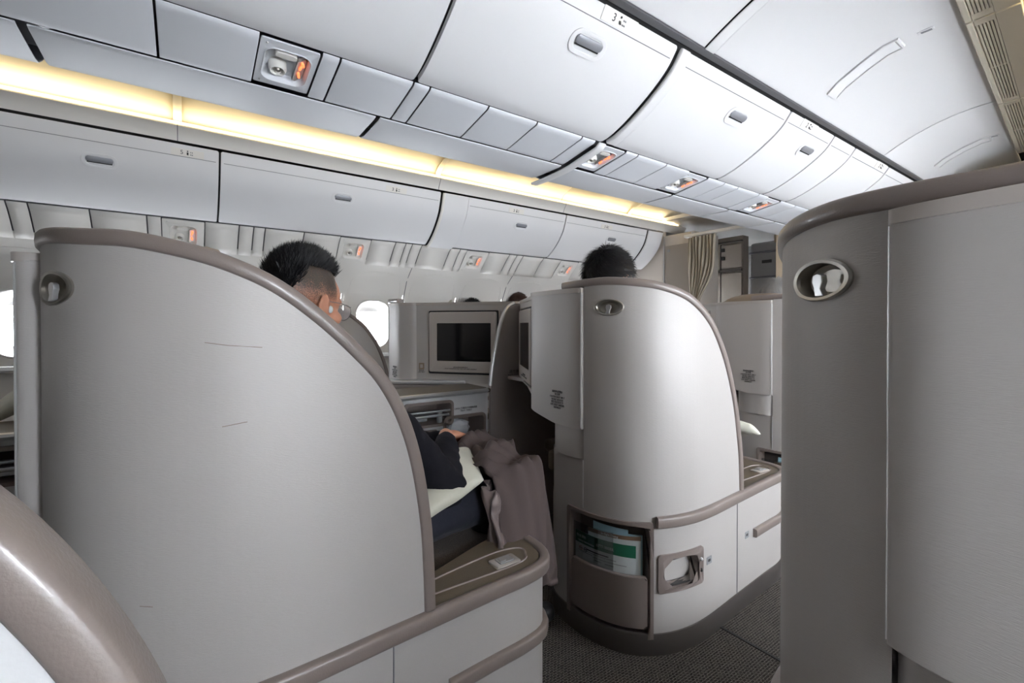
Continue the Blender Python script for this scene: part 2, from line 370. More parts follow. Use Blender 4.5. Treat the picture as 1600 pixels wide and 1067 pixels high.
def psu(name, O, U, V, N, w_, h_, label, left):
    """service unit: O centre, U along the cabin, V across, N out of the panel"""
    O, U, V, N = [Vector(q) for q in (O, U, V, N)]
    P = lambda u, v, d: O+U*u+V*v+N*d
    t = empty(name, O); inv = -O
    def add(nm, mb, m, parent=t, **k):
        mb.v = [tuple(Vector(v)+inv) for v in mb.v]; return build(nm, mb, m, parent, **k)
    iw, ih = w_*.74, h_*.70
    if left: iw, ih = w_*.60, h_*.62
    R = lambda w, h, r, d, ox=0, oy=0: [P(ox+a, oy+b, d) for a, b in rrect(w, h, r, 6)]
    mb = MB(); mb.loft([R(w_-.004, h_-.003, .006, -.006), R(w_-.004, h_-.003, .006, 0), R(iw*1.1, ih*1.08, .035, .001), R(iw*1.06, ih*1.04, .034, .004), R(iw, ih, .03, 0), R(iw*.9, ih*.92, .03, -.022), R(iw*.7, ih*.75, .02, -.030)], True, False, True)
    add('housing', mb, 'cabin_psu' if not left else 'cabin_warm')
    c = (-iw*.16, -ih*.18)
    mb = MB(); rr = [(.026, -.03), (.027, -.008), (.022, .002), (.017, -.002), (.015, -.012)]
    mb.loft([[P(c[0]+r*math.cos(a), c[1]+r*math.sin(a), d) for a in [2*PI*k/18 for k in range(18)]] for r, d in rr], True, False, True)
    add('air_nozzle', mb, 'cabin_warm')
    mb = MB(); mb.ellip(P(c[0], c[1], -.008), (.011, .011, .011)); add('nozzle_core', mb, 'metal')
    mb = MB(); mb.loft([[P(a*.05+(-iw*.05), ih*.33+b*.018, d) for a, b in rrect(2*.6, 1.2, .4, 4)] for d in (-.02, .0)], True, True, True); add('reading_light', mb, 'cabin_warm')
    mb = MB(); sx = iw*.33
    mb.loft([[P(sx+a, b-ih*.02, d+(.006 if a < 0 else -.006)) for a, b in rrect(iw*.22, ih*.68, .007, 4)] for d in (-.018, -.006)], True, True, True); add('sign_panel', mb, 'taupe_light' if not left else 'cabin_warm')
    mb = MB()
    def blob(u, v, wu, wv, rot):
        q = []
        for a, b in rrect(wu, wv, min(wu, wv)*.4, 3):
            q.append((u+a*math.cos(rot)-b*math.sin(rot), v+a*math.sin(rot)+b*math.cos(rot)))
        mb.loft([[P(a, b, d+(.006 if a < sx else -.006)*0) for a, b in q] for d in (-.006, .0015)], True, True, True)
    k = ih/.16
    blob(sx+.003, ih*.22, .008*k, .018*k, .5); blob(sx-.001, ih*.10, .007*k, .018*k, -.2); blob(sx, -ih*.14, .008*k, .024*k, .25)
    add('seatbelt_sign', mb, 'sign')
    for q in ((-w_*.38, h_*.42), (-w_*.38, -h_*.42)):
        mb = MB(); mb.ellip(P(q[0], q[1], 0), (.004, .004, .004), n=8, m=6); add('fastener', mb, 'silver')
    return tag(t, label, 'overhead service unit', None)
dirV = Vector((-1.93+1.745, 0, 1.70-1.885)).normalized(); Vup = -dirV
NL = Vector((-dirV.z, 0, dirV.x)).normalized();
if NL.x < 0: NL = -NL
names = ['low left service unit by the wing of the nearest left pod, mostly hidden', 'service unit under the left bins just right of the spiky-haired passenger', 'service unit under the left bins above the small monitor', 'farthest service unit under the left bins, beside the black-haired head']
for (a, b), lb in zip(PSU_L, names):
    psu('service_unit', ((-1.838), (a+b)/2, 1.793), (0, 1, 0), Vup, NL, b-a, .25, lb, True)

# ---- bins
def bin_unit(side, prof, ya, yb, label, handle=None, placard=None, num='2', mm='cabin', group=None, cap=False, hpos=None, ppos=None, gap=.004, rad=.012):
    ob = empty('overhead_bin', (prof[0][0], ya, prof[0][1])); off = Vector(ob.location)
    def add(nm, mb, m, parent=ob, **k):
        mb.v = [tuple(Vector(v)-off) for v in mb.v]; return build(nm, mb, m, parent, **k)
    pr = catmull(prof, 6); n = len(pr)
    # rounded ends: narrow the door a little at both profile ends
    L = [0]
    for a, b in zip(pr, pr[1:]): L.append(L[-1]+math.dist(a, b))
    def inset(t):
        e = min(t, L[-1]-t)
        return 0 if e > rad else rad-math.sqrt(max(0, rad*rad-(rad-e)**2))
    ps = []
    for k in range(41):
        t = k/40; t = (1-math.cos(PI*t))/2; q = t*L[-1]
        for i in range(n-1):
            if q <= L[i+1]+1e-9: break
        f = (q-L[i])/(L[i+1]-L[i]); ps.append((pr[i][0]+(pr[i+1][0]-pr[i][0])*f, pr[i][1]+(pr[i+1][1]-pr[i][1])*f, q))
    mb = MB(); ins = [inset(q) for _, _, q in ps]; rg_ = []
    for k, ((x, z, q), i) in enumerate(zip(ps, ins)):
        a_, b_ = ps[max(0, k-1)], ps[min(len(ps)-1, k+1)]; tx, tz = b_[0]-a_[0], b_[1]-a_[1]; L_ = math.hypot(tx, tz); ox, oz = -tz/L_, tx/L_
        if oz < 0: ox, oz = -ox, -oz
        rg_.append([(x, ya+gap+i, z), (x, yb-gap-i, z), (x+ox*.02, yb-gap-i, z+oz*.02), (x+ox*.02, ya+gap+i, z+oz*.02)])
    mb.loft(rg_); add('door', mb, mm, bevel=.005, sharp=35)
    def at(q):
        for i in range(n-1):
            if q <= L[i+1]: break
        f = (q-L[i])/(L[i+1]-L[i]); x = pr[i][0]+(pr[i+1][0]-pr[i][0])*f; z = pr[i][1]+(pr[i+1][1]-pr[i][1])*f
        t = Vector((pr[i+1][0]-pr[i][0], 0, pr[i+1][1]-pr[i][1])).normalized()
        nn = Vector((-t.z, 0, t.x)); 
        if nn.z > 0: nn = -nn
        return Vector((x, 0, z)), t, nn
    if handle is not None:
        q = hpos; p, t, nn = at(q); p.y = handle; U = Vector((0, 1, 0))
        P = lambda u, v, d: p+U*u+t*v+nn*d
        R = lambda w, h, r, d, oy=0: [P(a, oy+b, d) for a, b in rrect(w, h, r, 6)]
        mb = MB(); mb.loft([R(.165, .082, .038, -.004), R(.165, .082, .038, .003), R(.155, .074, .034, .004), R(.13, .056, .027, .002), R(.125, .052, .025, -.001)], True, False, True)
        add('latch_surround', mb, mm)
        mb = MB(); s_ = 1 if t.z > 0 else -1
        mb.loft([R(.122, .030, .014, .0, s_*.008), R(.122, .030, .014, .007, s_*.008), R(.110, .022, .010, .009, s_*.009)], True, False, True); add('latch', mb, 'latch')
        mb = MB(); mb.loft([R(.112, .006, .002, .001, -s_*.010), R(.112, .006, .002, .0035, -s_*.010)]); add('latch_gap', mb, 'dark')
    # fine lip line along the upper edge of the door
    qq = ppos[1]; p, t, nn = at(qq)
    mb = MB(); mb.tube([p+nn*.0005+Vector((0, ya+.02, 0)), p+nn*.0005+Vector((0, yb-.02, 0))], .0016, 6); add('lip_line', mb, 'rail')
    if placard is not None:
        p, t, nn = at(ppos[0]); p.y = placard; U = Vector((0, 1, 0)); tu = t if t.z > 0 else -t
        P = lambda u, v, d: p+U*u+tu*v+nn*d
        mb = MB(); mb.loft([[P(a, b, d) for a, b in rrect(.17, .044, .003, 2)] for d in (.0, .0025)]); pl = add('placard', mb, 'cabin_warm')
        Fm = frame(P(-.030, 0, .0032)-off, U, tu)
        if Fm.to_3x3().col[2].dot(nn) < 0: Fm = frame(P(-.030, 0, .0032)-off, -U, tu)
        text('lettering', num, .034, Fm, 'ink', pl)
        mb = MB(); mb.ellip(P(0, .011, .003), (.004, .004, .004), n=8, m=6); mb.box(P(0, -.003, .003), (.003, .009, .018)); add('pictogram', mb, 'ink', pl)
        mb = MB()
        for u in (.016, .024): mb.box(P(u, .006, .003), (.002, .004, .008)); mb.box(P(u, -.008, .003), (.002, .006, .006))
        add('pictogram_frame', mb, 'ink_light', pl)
    return tag(ob, label, 'overhead bin', group)
LP = [(-1.735, 1.892), (-1.695, 1.905), (-1.60, 1.97), (-1.51, 2.06), (-1.45, 2.15), (-1.405, 2.285)]
ext('trim_6', [(x-.03, z+.005) for x, z in LP], Y0, Y1, 'dark')
Lbins = [(-2.96, -1.395, None, None, None, ''), (-1.39, .178, -.407, .01, '5', 'closed white bin with placard 5 at the far left of the window-side row'), (.182, 1.752, .964, 1.363, '3', 'closed white bin above the spiky-haired passenger, second from the left in the window-side row'),
         (2.016, 3.15, 2.626, 2.536, '3', 'closed white window-side bin above the small monitor, right of the narrow filler panel'), (3.155, 4.42, 3.874, 3.75, '2', 'farthest window-side bin above the black-haired head, next to the closet')]
for a, b, h, p, nmb, lb in Lbins:
    if not lb: lb = 'window-side bin behind the one with placard 5, outside the left edge'
    bin_unit(-1, LP, a, b, lb, h, p, nmb or '5', group='window-side overhead bins', hpos=.36, ppos=(.49, .465))
def filler(prof, ya, yb, name, m='cabin', out=0):
    mb = MB(); mb.grid([[(x, y, z) for x, z in catmull(prof, 6)] for y in (ya, yb)])
    o = build(name, mb, m, solid=.02, solid_off=(1 if prof[0][0] > 0 else -1), bevel=.008); return struct(o)
filler(LP, 1.78, 2.008, 'trim_7'); filler([(x+.012, z-.006) for x, z in LP], 1.758, 1.778, 'trim_8', 'cabin_warm'); filler([(x+.006, z-.003) for x, z in LP], 4.425, 4.68, 'trim_9')
VAL = [(-1.40, 2.300), (-1.385, 2.33), (-1.36, 2.365), (-1.352, 2.378), (-1.36, 2.385)]
ext('trim_10', VAL, Y0, Y1+.4, 'cabin_warm', sharp=60)
COV = [(-1.36, 2.385), (-1.375, 2.392), (-1.395, 2.397)]
ext('trim_11', COV, Y0, Y1+.4, 'cove')
tb = MB(); tb.tube([(-1.402, Y0, 2.412), (-1.402, Y1+.3, 2.412)], .009, 10); struct(build('trim_12', tb, 'coveglow'))
CP = catmull([(-1.425, 2.405), (-1.42, 2.435), (-1.38, 2.475), (-1.30, 2.505), (-1.15, 2.54), (-.95, 2.55), (-.85, 2.54), (-.80, 2.53)], 5)
cs = [Y0, -1.5, -.04, 1.72, 3.1, 4.1, 5.1]
cpn = MB()
for a, b in zip(cs, cs[1:]): cpn.grid([[(x, y, z) for x, z in CP] for y in (a+.003, b-.003)])
struct(build('ceiling', cpn, 'cove', solid=.004, solid_off=1))
rib = MB()
for y in (-.04, 1.72, 4.1): rib.grid([[(x+.006, yy, z-.008) for x, z in CP[:30]] for yy in (y-.022, y+.022)])
struct(build('trim_13', rib, 'cove', solid=.008, bevel=.003))
vj = MB()
for y in (-.04, 1.72, 3.1): vj.tube([(x+.001, y, z) for x, z in VAL], .002, 6)
struct(build('trim_14', vj, 'rail'))

# ---- centre module
CR = [(.60, 2.012), (.66, 2.022), (.76, 2.062), (.87, 2.122), (.955, 2.185), (1.005, 2.25)]
ext('trim_15', [(.58, 2.03)]+[(x-.02, z+.022) for x, z in CR]+[(1.02, 2.285)], Y0, Y1, 'dark')
ext('trim_16', [(-.50, 2.30), (-.80, 2.47), (-.82, 2.6)], Y0, Y1, 'dark')
Cb = [(-2.4, -.93, None, None, ''), (-.92, .645, None, None, 'large closed centre-row bin at the top edge, left of the bin with placard 3'),
      (.652, 1.565, 1.159, 1.242, 'large closed white centre-row bin with placard 3 and silver latch at the top middle'), (1.63, 2.50, 2.141, None, 'centre-row bin right of the raised curved joint, without a placard'),
      (2.506, 3.03, 2.87, 2.729, 'narrower centre-row bin with placard 2, third from the top middle'), (3.036, 3.34, None, None, 'narrow latchless filler bin of the centre row, before the last bins'),
      (3.346, 3.93, None, 3.807, 'second farthest bin of the centre row with a tiny placard'), (3.936, 4.62, None, None, 'farthest bin of the centre row, cut off by the near right pod top')]
for a, b, h, p, lb in Cb:
    nb = '3' if a < 1 else '2'
    bin_unit(1, CR, a, b, lb or 'centre-row bin behind the camera above the aisle', h, p, nb, group='centre-row overhead bins', hpos=.355, ppos=(.462, .435))
filler([(x+.018, z-.012) for x, z in CR], 1.572, 1.625, 'trim_17')
lc = MB()
for a, b in ((-2.9, -1.4), (-1.39, .2), (.21, 1.78), (1.79, 3.3), (3.31, 4.6)): lc.grid([[(x, y, z) for x, z in catmull([(-.48, 2.262), (-.58, 2.30), (-.70, 2.36), (-.80, 2.45)], 4)] for y in (a, b)])
struct(build('trim_18', lc, 'cabin', solid=.02, bevel=.006))
# underside: dark backing, centre panels, service strip
ext('trim_19', [(-.50, 2.29), (-.25, 2.20), (-.05, 2.11), (.09, 2.03), (.16, 2.01), (.37, 2.015), (.59, 2.05), (.60, 2.03)], Y0, Y1, 'rail')
us = MB()
for a, b in ((-3, -1.95), (-1.94, -.36), (-.345, .596), (.606, 1.532), (1.583, 2.42), (2.43, 3.05), (3.06, 3.7), (3.71, 4.7)):
    us.grid([[(x, y, z) for x, z in ((-.47, 2.265), (-.25, 2.175), (-.05, 2.085), (.08, 1.995), (.12, 1.972), (.16, 1.964), (.34, 1.964), (.362, 1.967))] for y in (a+.003, b-.003)])
struct(build('trim_20', us, 'cabin_psu', solid=.005, bevel=.003))
STR = [(.372, 1.969), (.40, 1.972), (.565, 2.000), (.588, 2.004), (.597, 2.012)]
PSU_C = [(.178, .345), (1.585, 1.738), (2.25, 2.43), (3.12, 3.29)]
cs = [-2.9, -2.3, -1.7, -1.1, -.9, -.5, -.065, .178, .345, .401, .646, .708, .952, 1.19, 1.445, 1.53, 1.585, 1.738, 1.823, 2.05, 2.25, 2.43, 2.6, 2.75, 3.0, 3.12, 3.29, 3.5, 3.8, 4.1, 4.4, 4.69]
st = MB()
for a, b in zip(cs, cs[1:]):
    if (a, b) in PSU_C or a == 1.53: continue
    st.grid([[(x, y, z) for x, z in STR] for y in (a+.003, b-.003)])
struct(build('trim_21', st, 'cabin_psu', solid=.004, bevel=.002))
br = MB(); br.grid([[(x, y, z-.014) for x, z in [(.10, 1.962), (.20, 1.962), (.3, 1.964)]+STR+[(.612, 2.02)]] for y in (1.535, 1.58)]); struct(build('trim_22', br, 'cabin', solid=.014, bevel=.006))
for a, b in PSU_C:
    pass
sl_n = Vector((.0305, 0, -.193)).normalized(); sl_v = Vector((.193, 0, .031)).normalized()
for (a, b), lb in zip(PSU_C, ('service unit with glowing signs at the upper left, left of the largest centre bins', 'service unit directly right of the raised curved joint, signs lit orange', 'second farthest service unit of the centre strip, signs lit orange', 'farthest service unit of the centre strip, near the pod top on the right')):
    psu('service_unit', (.484, (a+b)/2, 1.9875), (0, 1, 0), sl_v, sl_n, b-a, .215, lb, False)

# ---- right aisle ceiling
xv = lambda y: 1.775-.061*y
def dome(name, ya, yb, m='cabin'):
    mb = MB(); rows = []
    for k in range(9):
        y = ya+(yb-ya)*k/8; r = []
        for i in range(25):
            t = i/24; e = 1-(1-t)**2.1
            r.append((1.035+(xv(y)-1.035)*t, y, 2.275+.155*e))
        rows.append(r)
    mb.grid(rows); o = build(name, mb, m, solid=.006, solid_off=1, bevel=.003, sharp=40); return struct(o)
dome('ceiling_1', -3, .2); dome('ceiling_2', .21, 1.69); dome('ceiling_3', 1.76, 3.72); dome('ceiling_4', 3.73, 6.6)
mb = MB(); rows = []
for y in (1.696, 1.754):
    rows.append([(1.035+(xv(y)-1.035)*t, y, 2.269+.155*(1-(1-t)**2.1)) for t in [i/16 for i in range(17)]])
mb.grid(rows); struct(build('trim_23', mb, 'cabin', solid=.006, solid_off=1, bevel=.003))
rl = MB(); rl.box((1.018, 1, 2.276), (.028, 8, .012)); struct(build('trim_24', rl, 'rail'))
bk = MB(); bk.grid([[(1.02, y, 2.32), (1.2, y, 2.44), (1.4, y, 2.47), (2.0, y, 2.49)] for y in (-3, 6.6)]); struct(build('trim_25', bk, 'dark'))
def domept(x, y): t = (x-1.035)/(xv(y)-1.035); return 2.275+.155*(1-(1-t)**2.1)
for k, y in enumerate((2.62, 4.46)):
    t = empty('life_raft_handle', (1.28, y, domept(1.28, y)))
    mb = MB(); rings = []
    path = [(1.13, .03), (1.18, .0), (1.28, -.03), (1.37, -.055), (1.42, -.05)]
    w_ = .045
    ring = []
    up = [(x, y+dy+w_) for x, dy in path]; dn = [(x, y+dy-w_) for x, dy in path][::-1]
    loop = up+dn
    def rg(d, s): 
        cx = sum(p[0] for p in loop)/len(loop); cy = sum(p[1] for p in loop)/len(loop)
        return [(cx+(p[0]-cx)*s, cy+(p[1]-cy)*s, domept(cx+(p[0]-cx)*s, y)-d) for p in loop]
    mb.loft([rg(-.001, 1.05), rg(.008, 1.03), rg(.009, .98), rg(.004, .93)], True, False, True); mb.v = [tuple(Vector(v)-t.location) for v in mb.v]
    build('cover', mb, 'cabin', t); tag(t, ('large pale curved cover in the ceiling panel over the right aisle', 'smaller far curved cover in the last ceiling panel, near the right pod top')[k], 'ceiling cover')
for k, (x, y) in enumerate(((1.505, 2.575), (1.435, 4.38))):
    t = empty('ceiling_latch', (x, y, domept(x, y)))
    mb = MB(); mb.box((0, 0, -.002), (.056, .024, .006)); build('plate', mb, 'cabin', t, bevel=.003)
    mb = MB(); mb.box((.002, 0, -.005), (.036, .014, .003)); build('slot', mb, 'latch', t)
    tag(t, ('small ceiling latch beside the large pale cover', 'small far ceiling latch close to the air grille')[k], 'ceiling latch')
# air grille modules
gy = [-3, -1.4, .2, 1.4, 2.62, 3.72, 4.9]
for k, (a, b) in enumerate(zip(gy, gy[1:])):
    t = empty('air_grille', (xv((a+b)/2), (a+b)/2, 2.43))
    def V(u, y, z): return (xv(y)+u-t.location.x, y-t.location.y, z-t.location.z)
    fr = MB(); a2, b2 = a+.006, b-.006
    for u0, u1 in ((.002, .024), (.088, .16)):
        fr.hexa([V(u0, a2, 2.405), V(u1, a2, 2.405), V(u1, b2, 2.405), V(u0, b2, 2.405), V(u0, a2, 2.435), V(u1, a2, 2.435), V(u1, b2, 2.435), V(u0, b2, 2.435)])
    for y0, y1 in ((a2, a2+.05), ((a+b)/2-.006, (a+b)/2+.006), (b2-.05, b2)):
        fr.hexa([V(.024, y0, 2.406), V(.088, y0, 2.406), V(.088, y1, 2.406), V(.024, y1, 2.406), V(.024, y0, 2.43), V(.088, y0, 2.43), V(.088, y1, 2.43), V(.024, y1, 2.43)])
    build('frame', fr, 'cove', t, bevel=.003)
    sb = MB()
    for j in range(6):
        u = .0275+.0105*j
        sb.hexa([V(u, a2+.05, 2.407), V(u+.0072, a2+.05, 2.407), V(u+.0072, b2-.05, 2.407), V(u, b2-.05, 2.407), V(u+.001, a2+.05, 2.428), V(u+.0062, a2+.05, 2.428), V(u+.0062, b2-.05, 2.428), V(u+.001, b2-.05, 2.428)])
    build('slat', sb, 'cove', t)
    bb = MB(); bb.hexa([V(.02, a2, 2.432), V(.09, a2, 2.432), V(.09, b2, 2.432), V(.02, b2, 2.432), V(.02, a2, 2.437), V(.09, a2, 2.437), V(.09, b2, 2.437), V(.02, b2, 2.437)]); build('backing', bb, 'recess', t)
    lab = ['air grille far behind the camera', 'air grille behind the camera', 'air grille beside the camera, above the right edge', 'air grille cut by the top edge at the upper right', 'longest visible air grille at the upper right with slats in two runs', 'air grille farther along, just above the right pod top'][k]
    tag(t, lab, 'air grille', 'ceiling air grilles over the right aisle')
# right cove and right bins
rc = MB(); rc.grid([[(xv(y)+u, y, z) for u, z in catmull([(.162, 2.43), (.22, 2.475), (.30, 2.49), (.38, 2.45), (.40, 2.415)], 4)] for y in (-3, 0, 2, 6.6)])
struct(build('ceiling_5', rc, 'cove', solid=.004, solid_off=1))
rt = MB(); rt.tube([(xv(y)+.385, y, 2.425) for y in (-3, 4.7)], .008, 8); struct(build('trim_26', rt, 'coveglow'))
RP = [(2.16, 1.90), (2.12, 1.96), (2.04, 2.05), (1.96, 2.2), (1.93, 2.33), (1.95, 2.40)]
rb = MB()
for a, b in ((-3, -1.4), (-1.39, .2), (.21, 1.78), (1.79, 3.3), (3.31, 4.7)): rb.grid([[(x+.1-.045*yy, yy, z) for x, z in catmull(RP, 4)] for yy in (a, b)])
struct(build('trim_27', rb, 'cabin', solid=.02, bevel=.006))
rw = MB(); rw.grid([[(2.27-.045*y, y, 1.90), (2.42, y, 1.76), (2.55, y, 1.72)] for y in (-3, 4.7)]); struct(build('trim_28', rw, 'cabin_warm'))

# ---- back and front
bw = MB(); bw.box((.3, -3.03, 1.3), (5.6, .05, 2.6)); struct(build('wall_back', bw, 'recess'))
def bulk(name, x0, x1, z0, z1, y, m, d=.06): 
    mb = MB(); mb.box(((x0+x1)/2, y+d/2, (z0+z1)/2), (x1-x0, d, z1-z0)); return struct(build(name, mb, m, bevel=.008))
bulk('wall_front_left', -2.3, -1.412, 0, 2.33, 4.72, 'bulk')
bulk('wall_front_centre', -.105, .95, 0, 2.4, 4.72, 'beige')
bulk('wall_front_right', 1.62, 2.8, 0, 2.5, 4.72, 'bulk')
bulk('wall_galley', -2.4, 2.9, 0, 2.6, 7.3, 'galley_grey')
mb = MB(); mb.box((-.8, 6.0, 2.44), (3.6, 2.6, .04)); struct(build('ceiling_6', mb, 'cabin'))
mb = MB(); mb.box((-2.6, 6.0, 1.2), (.05, 2.6, 2.5)); mb.box((2.9, 6.0, 1.2), (.05, 2.6, 2.5)); struct(build('trim_29', mb, 'galley_grey'))
# closet panel
t = empty('closet', (-1.21, 4.74, 0))
mb = MB(); mb.box((0, .25, 1.125), (.40, .5, 2.25)); build('body', mb, 'bulk', t, bevel=.01)
mb = MB(); mb.box((.005, -.012, 1.10), (.335, .016, 2.04)); build('door', mb, 'galley', t, bevel=.006)
mb = MB(); mb.box((-.12, -.022, 2.06), (.035, .004, .03)); build('placard', mb, 'ink_light', t)
mb = MB(); mb.box((-.195, -.006, 1.12), (.012, .03, 2.24)); mb.box((.185, -.006, 1.12), (.012, .03, 2.24)); build('edge_strip', mb, 'silver', t)
tag(t, 'tall taupe closet with a pale frame at the end of the window-side bins', 'closet')
# curtain, gathered by a tie-back
t = empty('curtain', (-.83, 4.66, 0))
mb = MB(); rows = []
for zi in range(25):
    z = 2.16-zi*.085
    pinch = math.exp(-((z-1.36)/.30)**2)
    wdt = .34*(1-.72*pinch); cx = -.03-.09*pinch
    if z < 1.36: wdt = .34*(1-.72*math.exp(-((z-1.36)/.5)**2))
    rows.append([(cx-wdt/2+wdt*k/60, .03*math.sin(k/60*PI*2*8)*(1-.5*pinch)+.01*math.sin(z*9+k*.2), z) for k in range(61)])
mb.grid(rows); build('cloth', mb, 'curtain', t, solid=.003)
mb = MB(); mb.tube([(-.17, -.04, 1.37), (-.10, -.055, 1.36), (-.05, -.04, 1.36)], .012, 8); build('tie_back', mb, 'leather_tan', t)
tag(t, 'beige gathered curtain tied back beside the closet at the galley opening', 'curtain')
t = empty('curtain_rail', (-.6, 4.70, 2.19))
mb = MB(); mb.box((.0, 0, 0), (1.0, .05, .035)); build('rail', mb, 'cabin_warm', t, bevel=.006); tag(t, 'cream curtain rail spanning the aisle above the curtain', 'curtain rail')
# galley units
t = empty('galley_unit', (-1.30, 5.9, 0))
mb = MB(); mb.box((-.09, .07, 1.17), (.66, .14, 2.34)); build('body', mb, 'galley', t, bevel=.01)
for x0, x1, z0, z1 in ((-.40, -.06, 1.92, 2.24), (-.05, .235, 1.92, 2.24), (-.40, -.06, 1.1, 1.86), (-.05, .235, 1.1, 1.86)):
    mb = MB(); mb.box(((x0+x1)/2, -.012, (z0+z1)/2), (x1-x0, .02, z1-z0)); build('door', mb, 'galley', t, bevel=.008)
mb = MB(); mb.box((-.09, -.03, 1.89), (.66, .03, .032)); mb.box((-.09, -.02, 2.27), (.66, .02, .02)); mb.box((-.055, -.018, 1.6), (.008, .02, 1.3)); build('rail', mb, 'kick', t)
for x, z in ((-.13, 2.12), (-.02, 2.17), (-.13, 2.01), (-.02, 2.06), (-.13, 1.80)):
    mb = MB(); mb.box((x, -.03, z), (.05, .02, .045)); build('latch', mb, 'black', t, bevel=.004)
tag(t, 'taupe galley cabinets with small black latches, seen past the curtain', 'galley cabinet')
t = empty('cabin_door', (-.78, 6.45, 0))
mb = MB(); mb.box((-.05, 0, 1.15), (.80, .1, 2.3)); build('panel', mb, 'galley_grey', t, bevel=.03)
mb = MB(); mb.box((-.05, -.07, 1.82), (.78, .06, .025)); mb.box((-.05, -.07, 2.16), (.80, .05, .025)); build('ledge', mb, 'rail', t, bevel=.006)
mb = MB(); mb.box((-.22, -.06, 2.03), (.12, .02, .04)); build('placard', mb, 'ink', t)
mb = MB(); mb.hexa([(-.10, -.06, 1.2), (.20, -.06, 1.2), (.20, -.2, 1.2), (-.10, -.2, 1.2), (.02, -.06, 1.72), (.24, -.06, 1.72), (.24, -.12, 1.72), (.02, -.12, 1.72)]); build('slide_cover', mb, 'black', t, bevel=.01)
tag(t, 'grey cabin door with dark slide pack cover beyond the galley', 'door')
t = empty('exit_sign', (-.28, 5.3, 2.12))
mb = MB(); mb.box((0, 0, 0), (.20, .06, .09)); build('case', mb, 'curtain', t, bevel=.01)
mb = MB(); mb.box((.02, -.032, 0), (.10, .004, .04)); build('face', mb, 'ink', t); tag(t, 'small beige box sign hanging above the far aisle', 'sign')
mb = MB(); mb.box((-.28, 5.3, 2.30), (.02, .02, .28)); o = build('sign_hanger', mb, 'cabin'); struct(o); o.name = 'trim_30'

# ================================================================== SEAT POD
PK = [(.56, .2), (.575, .08), (.63, .01), (.72, -.018), (.84, -.02), (.93, .0), (1.01, .045), (1.07, .12), (1.105, .22), (1.115, .35), (1.10, .6), (1.085, .85), (1.078, .98), (1.055, 1.055), (.99, 1.09), (.86, 1.095), (.80, 1.09)]
PL = catmull(PK, 16)
i0 = min(range(len(PL)), key=lambda i: math.dist(PL[i], (.84, -.02)))
SS = [0]
for a, b in zip(PL, PL[1:]): SS.append(SS[-1]+math.dist(a, b))
SS = [s-SS[i0] for s in SS]
SMIN, SMAX = SS[0], SS[-1]
SFRONT = SS[16*13]       # where the console side turns into its front
def plan(s):
    s = max(SMIN, min(SMAX, s))
    for i in range(len(SS)-1):
        if s <= SS[i+1]: break
    f = (s-SS[i])/(SS[i+1]-SS[i]); x = PL[i][0]+(PL[i+1][0]-PL[i][0])*f; y = PL[i][1]+(PL[i+1][1]-PL[i][1])*f
    a = PL[max(0, i-1)]; b = PL[min(len(PL)-1, i+2)]; tx, ty = b[0]-a[0], b[1]-a[1]; L = math.hypot(tx, ty)
    return x, y, ty/L, -tx/L
WING_L = [(-.12, 1.318), (0, 1.322), (.1, 1.324), (.215, 1.316), (.29, 1.312), (.367, 1.298), (.434, 1.279), (.517, 1.241), (.599, 1.18), (.678, 1.105), (.735, 1.038), (.782, .948), (.815, .84), (.838, .70), (.846, .58), (.849, .485)]
WING_M = [(-.12, 1.318), (0, 1.322), (.1, 1.324), (.215, 1.314), (.307, 1.298), (.421, 1.258), (.537, 1.178), (.62, 1.08), (.682, .975), (.735, .84), (.768, .70), (.784, .60), (.790, .485)]

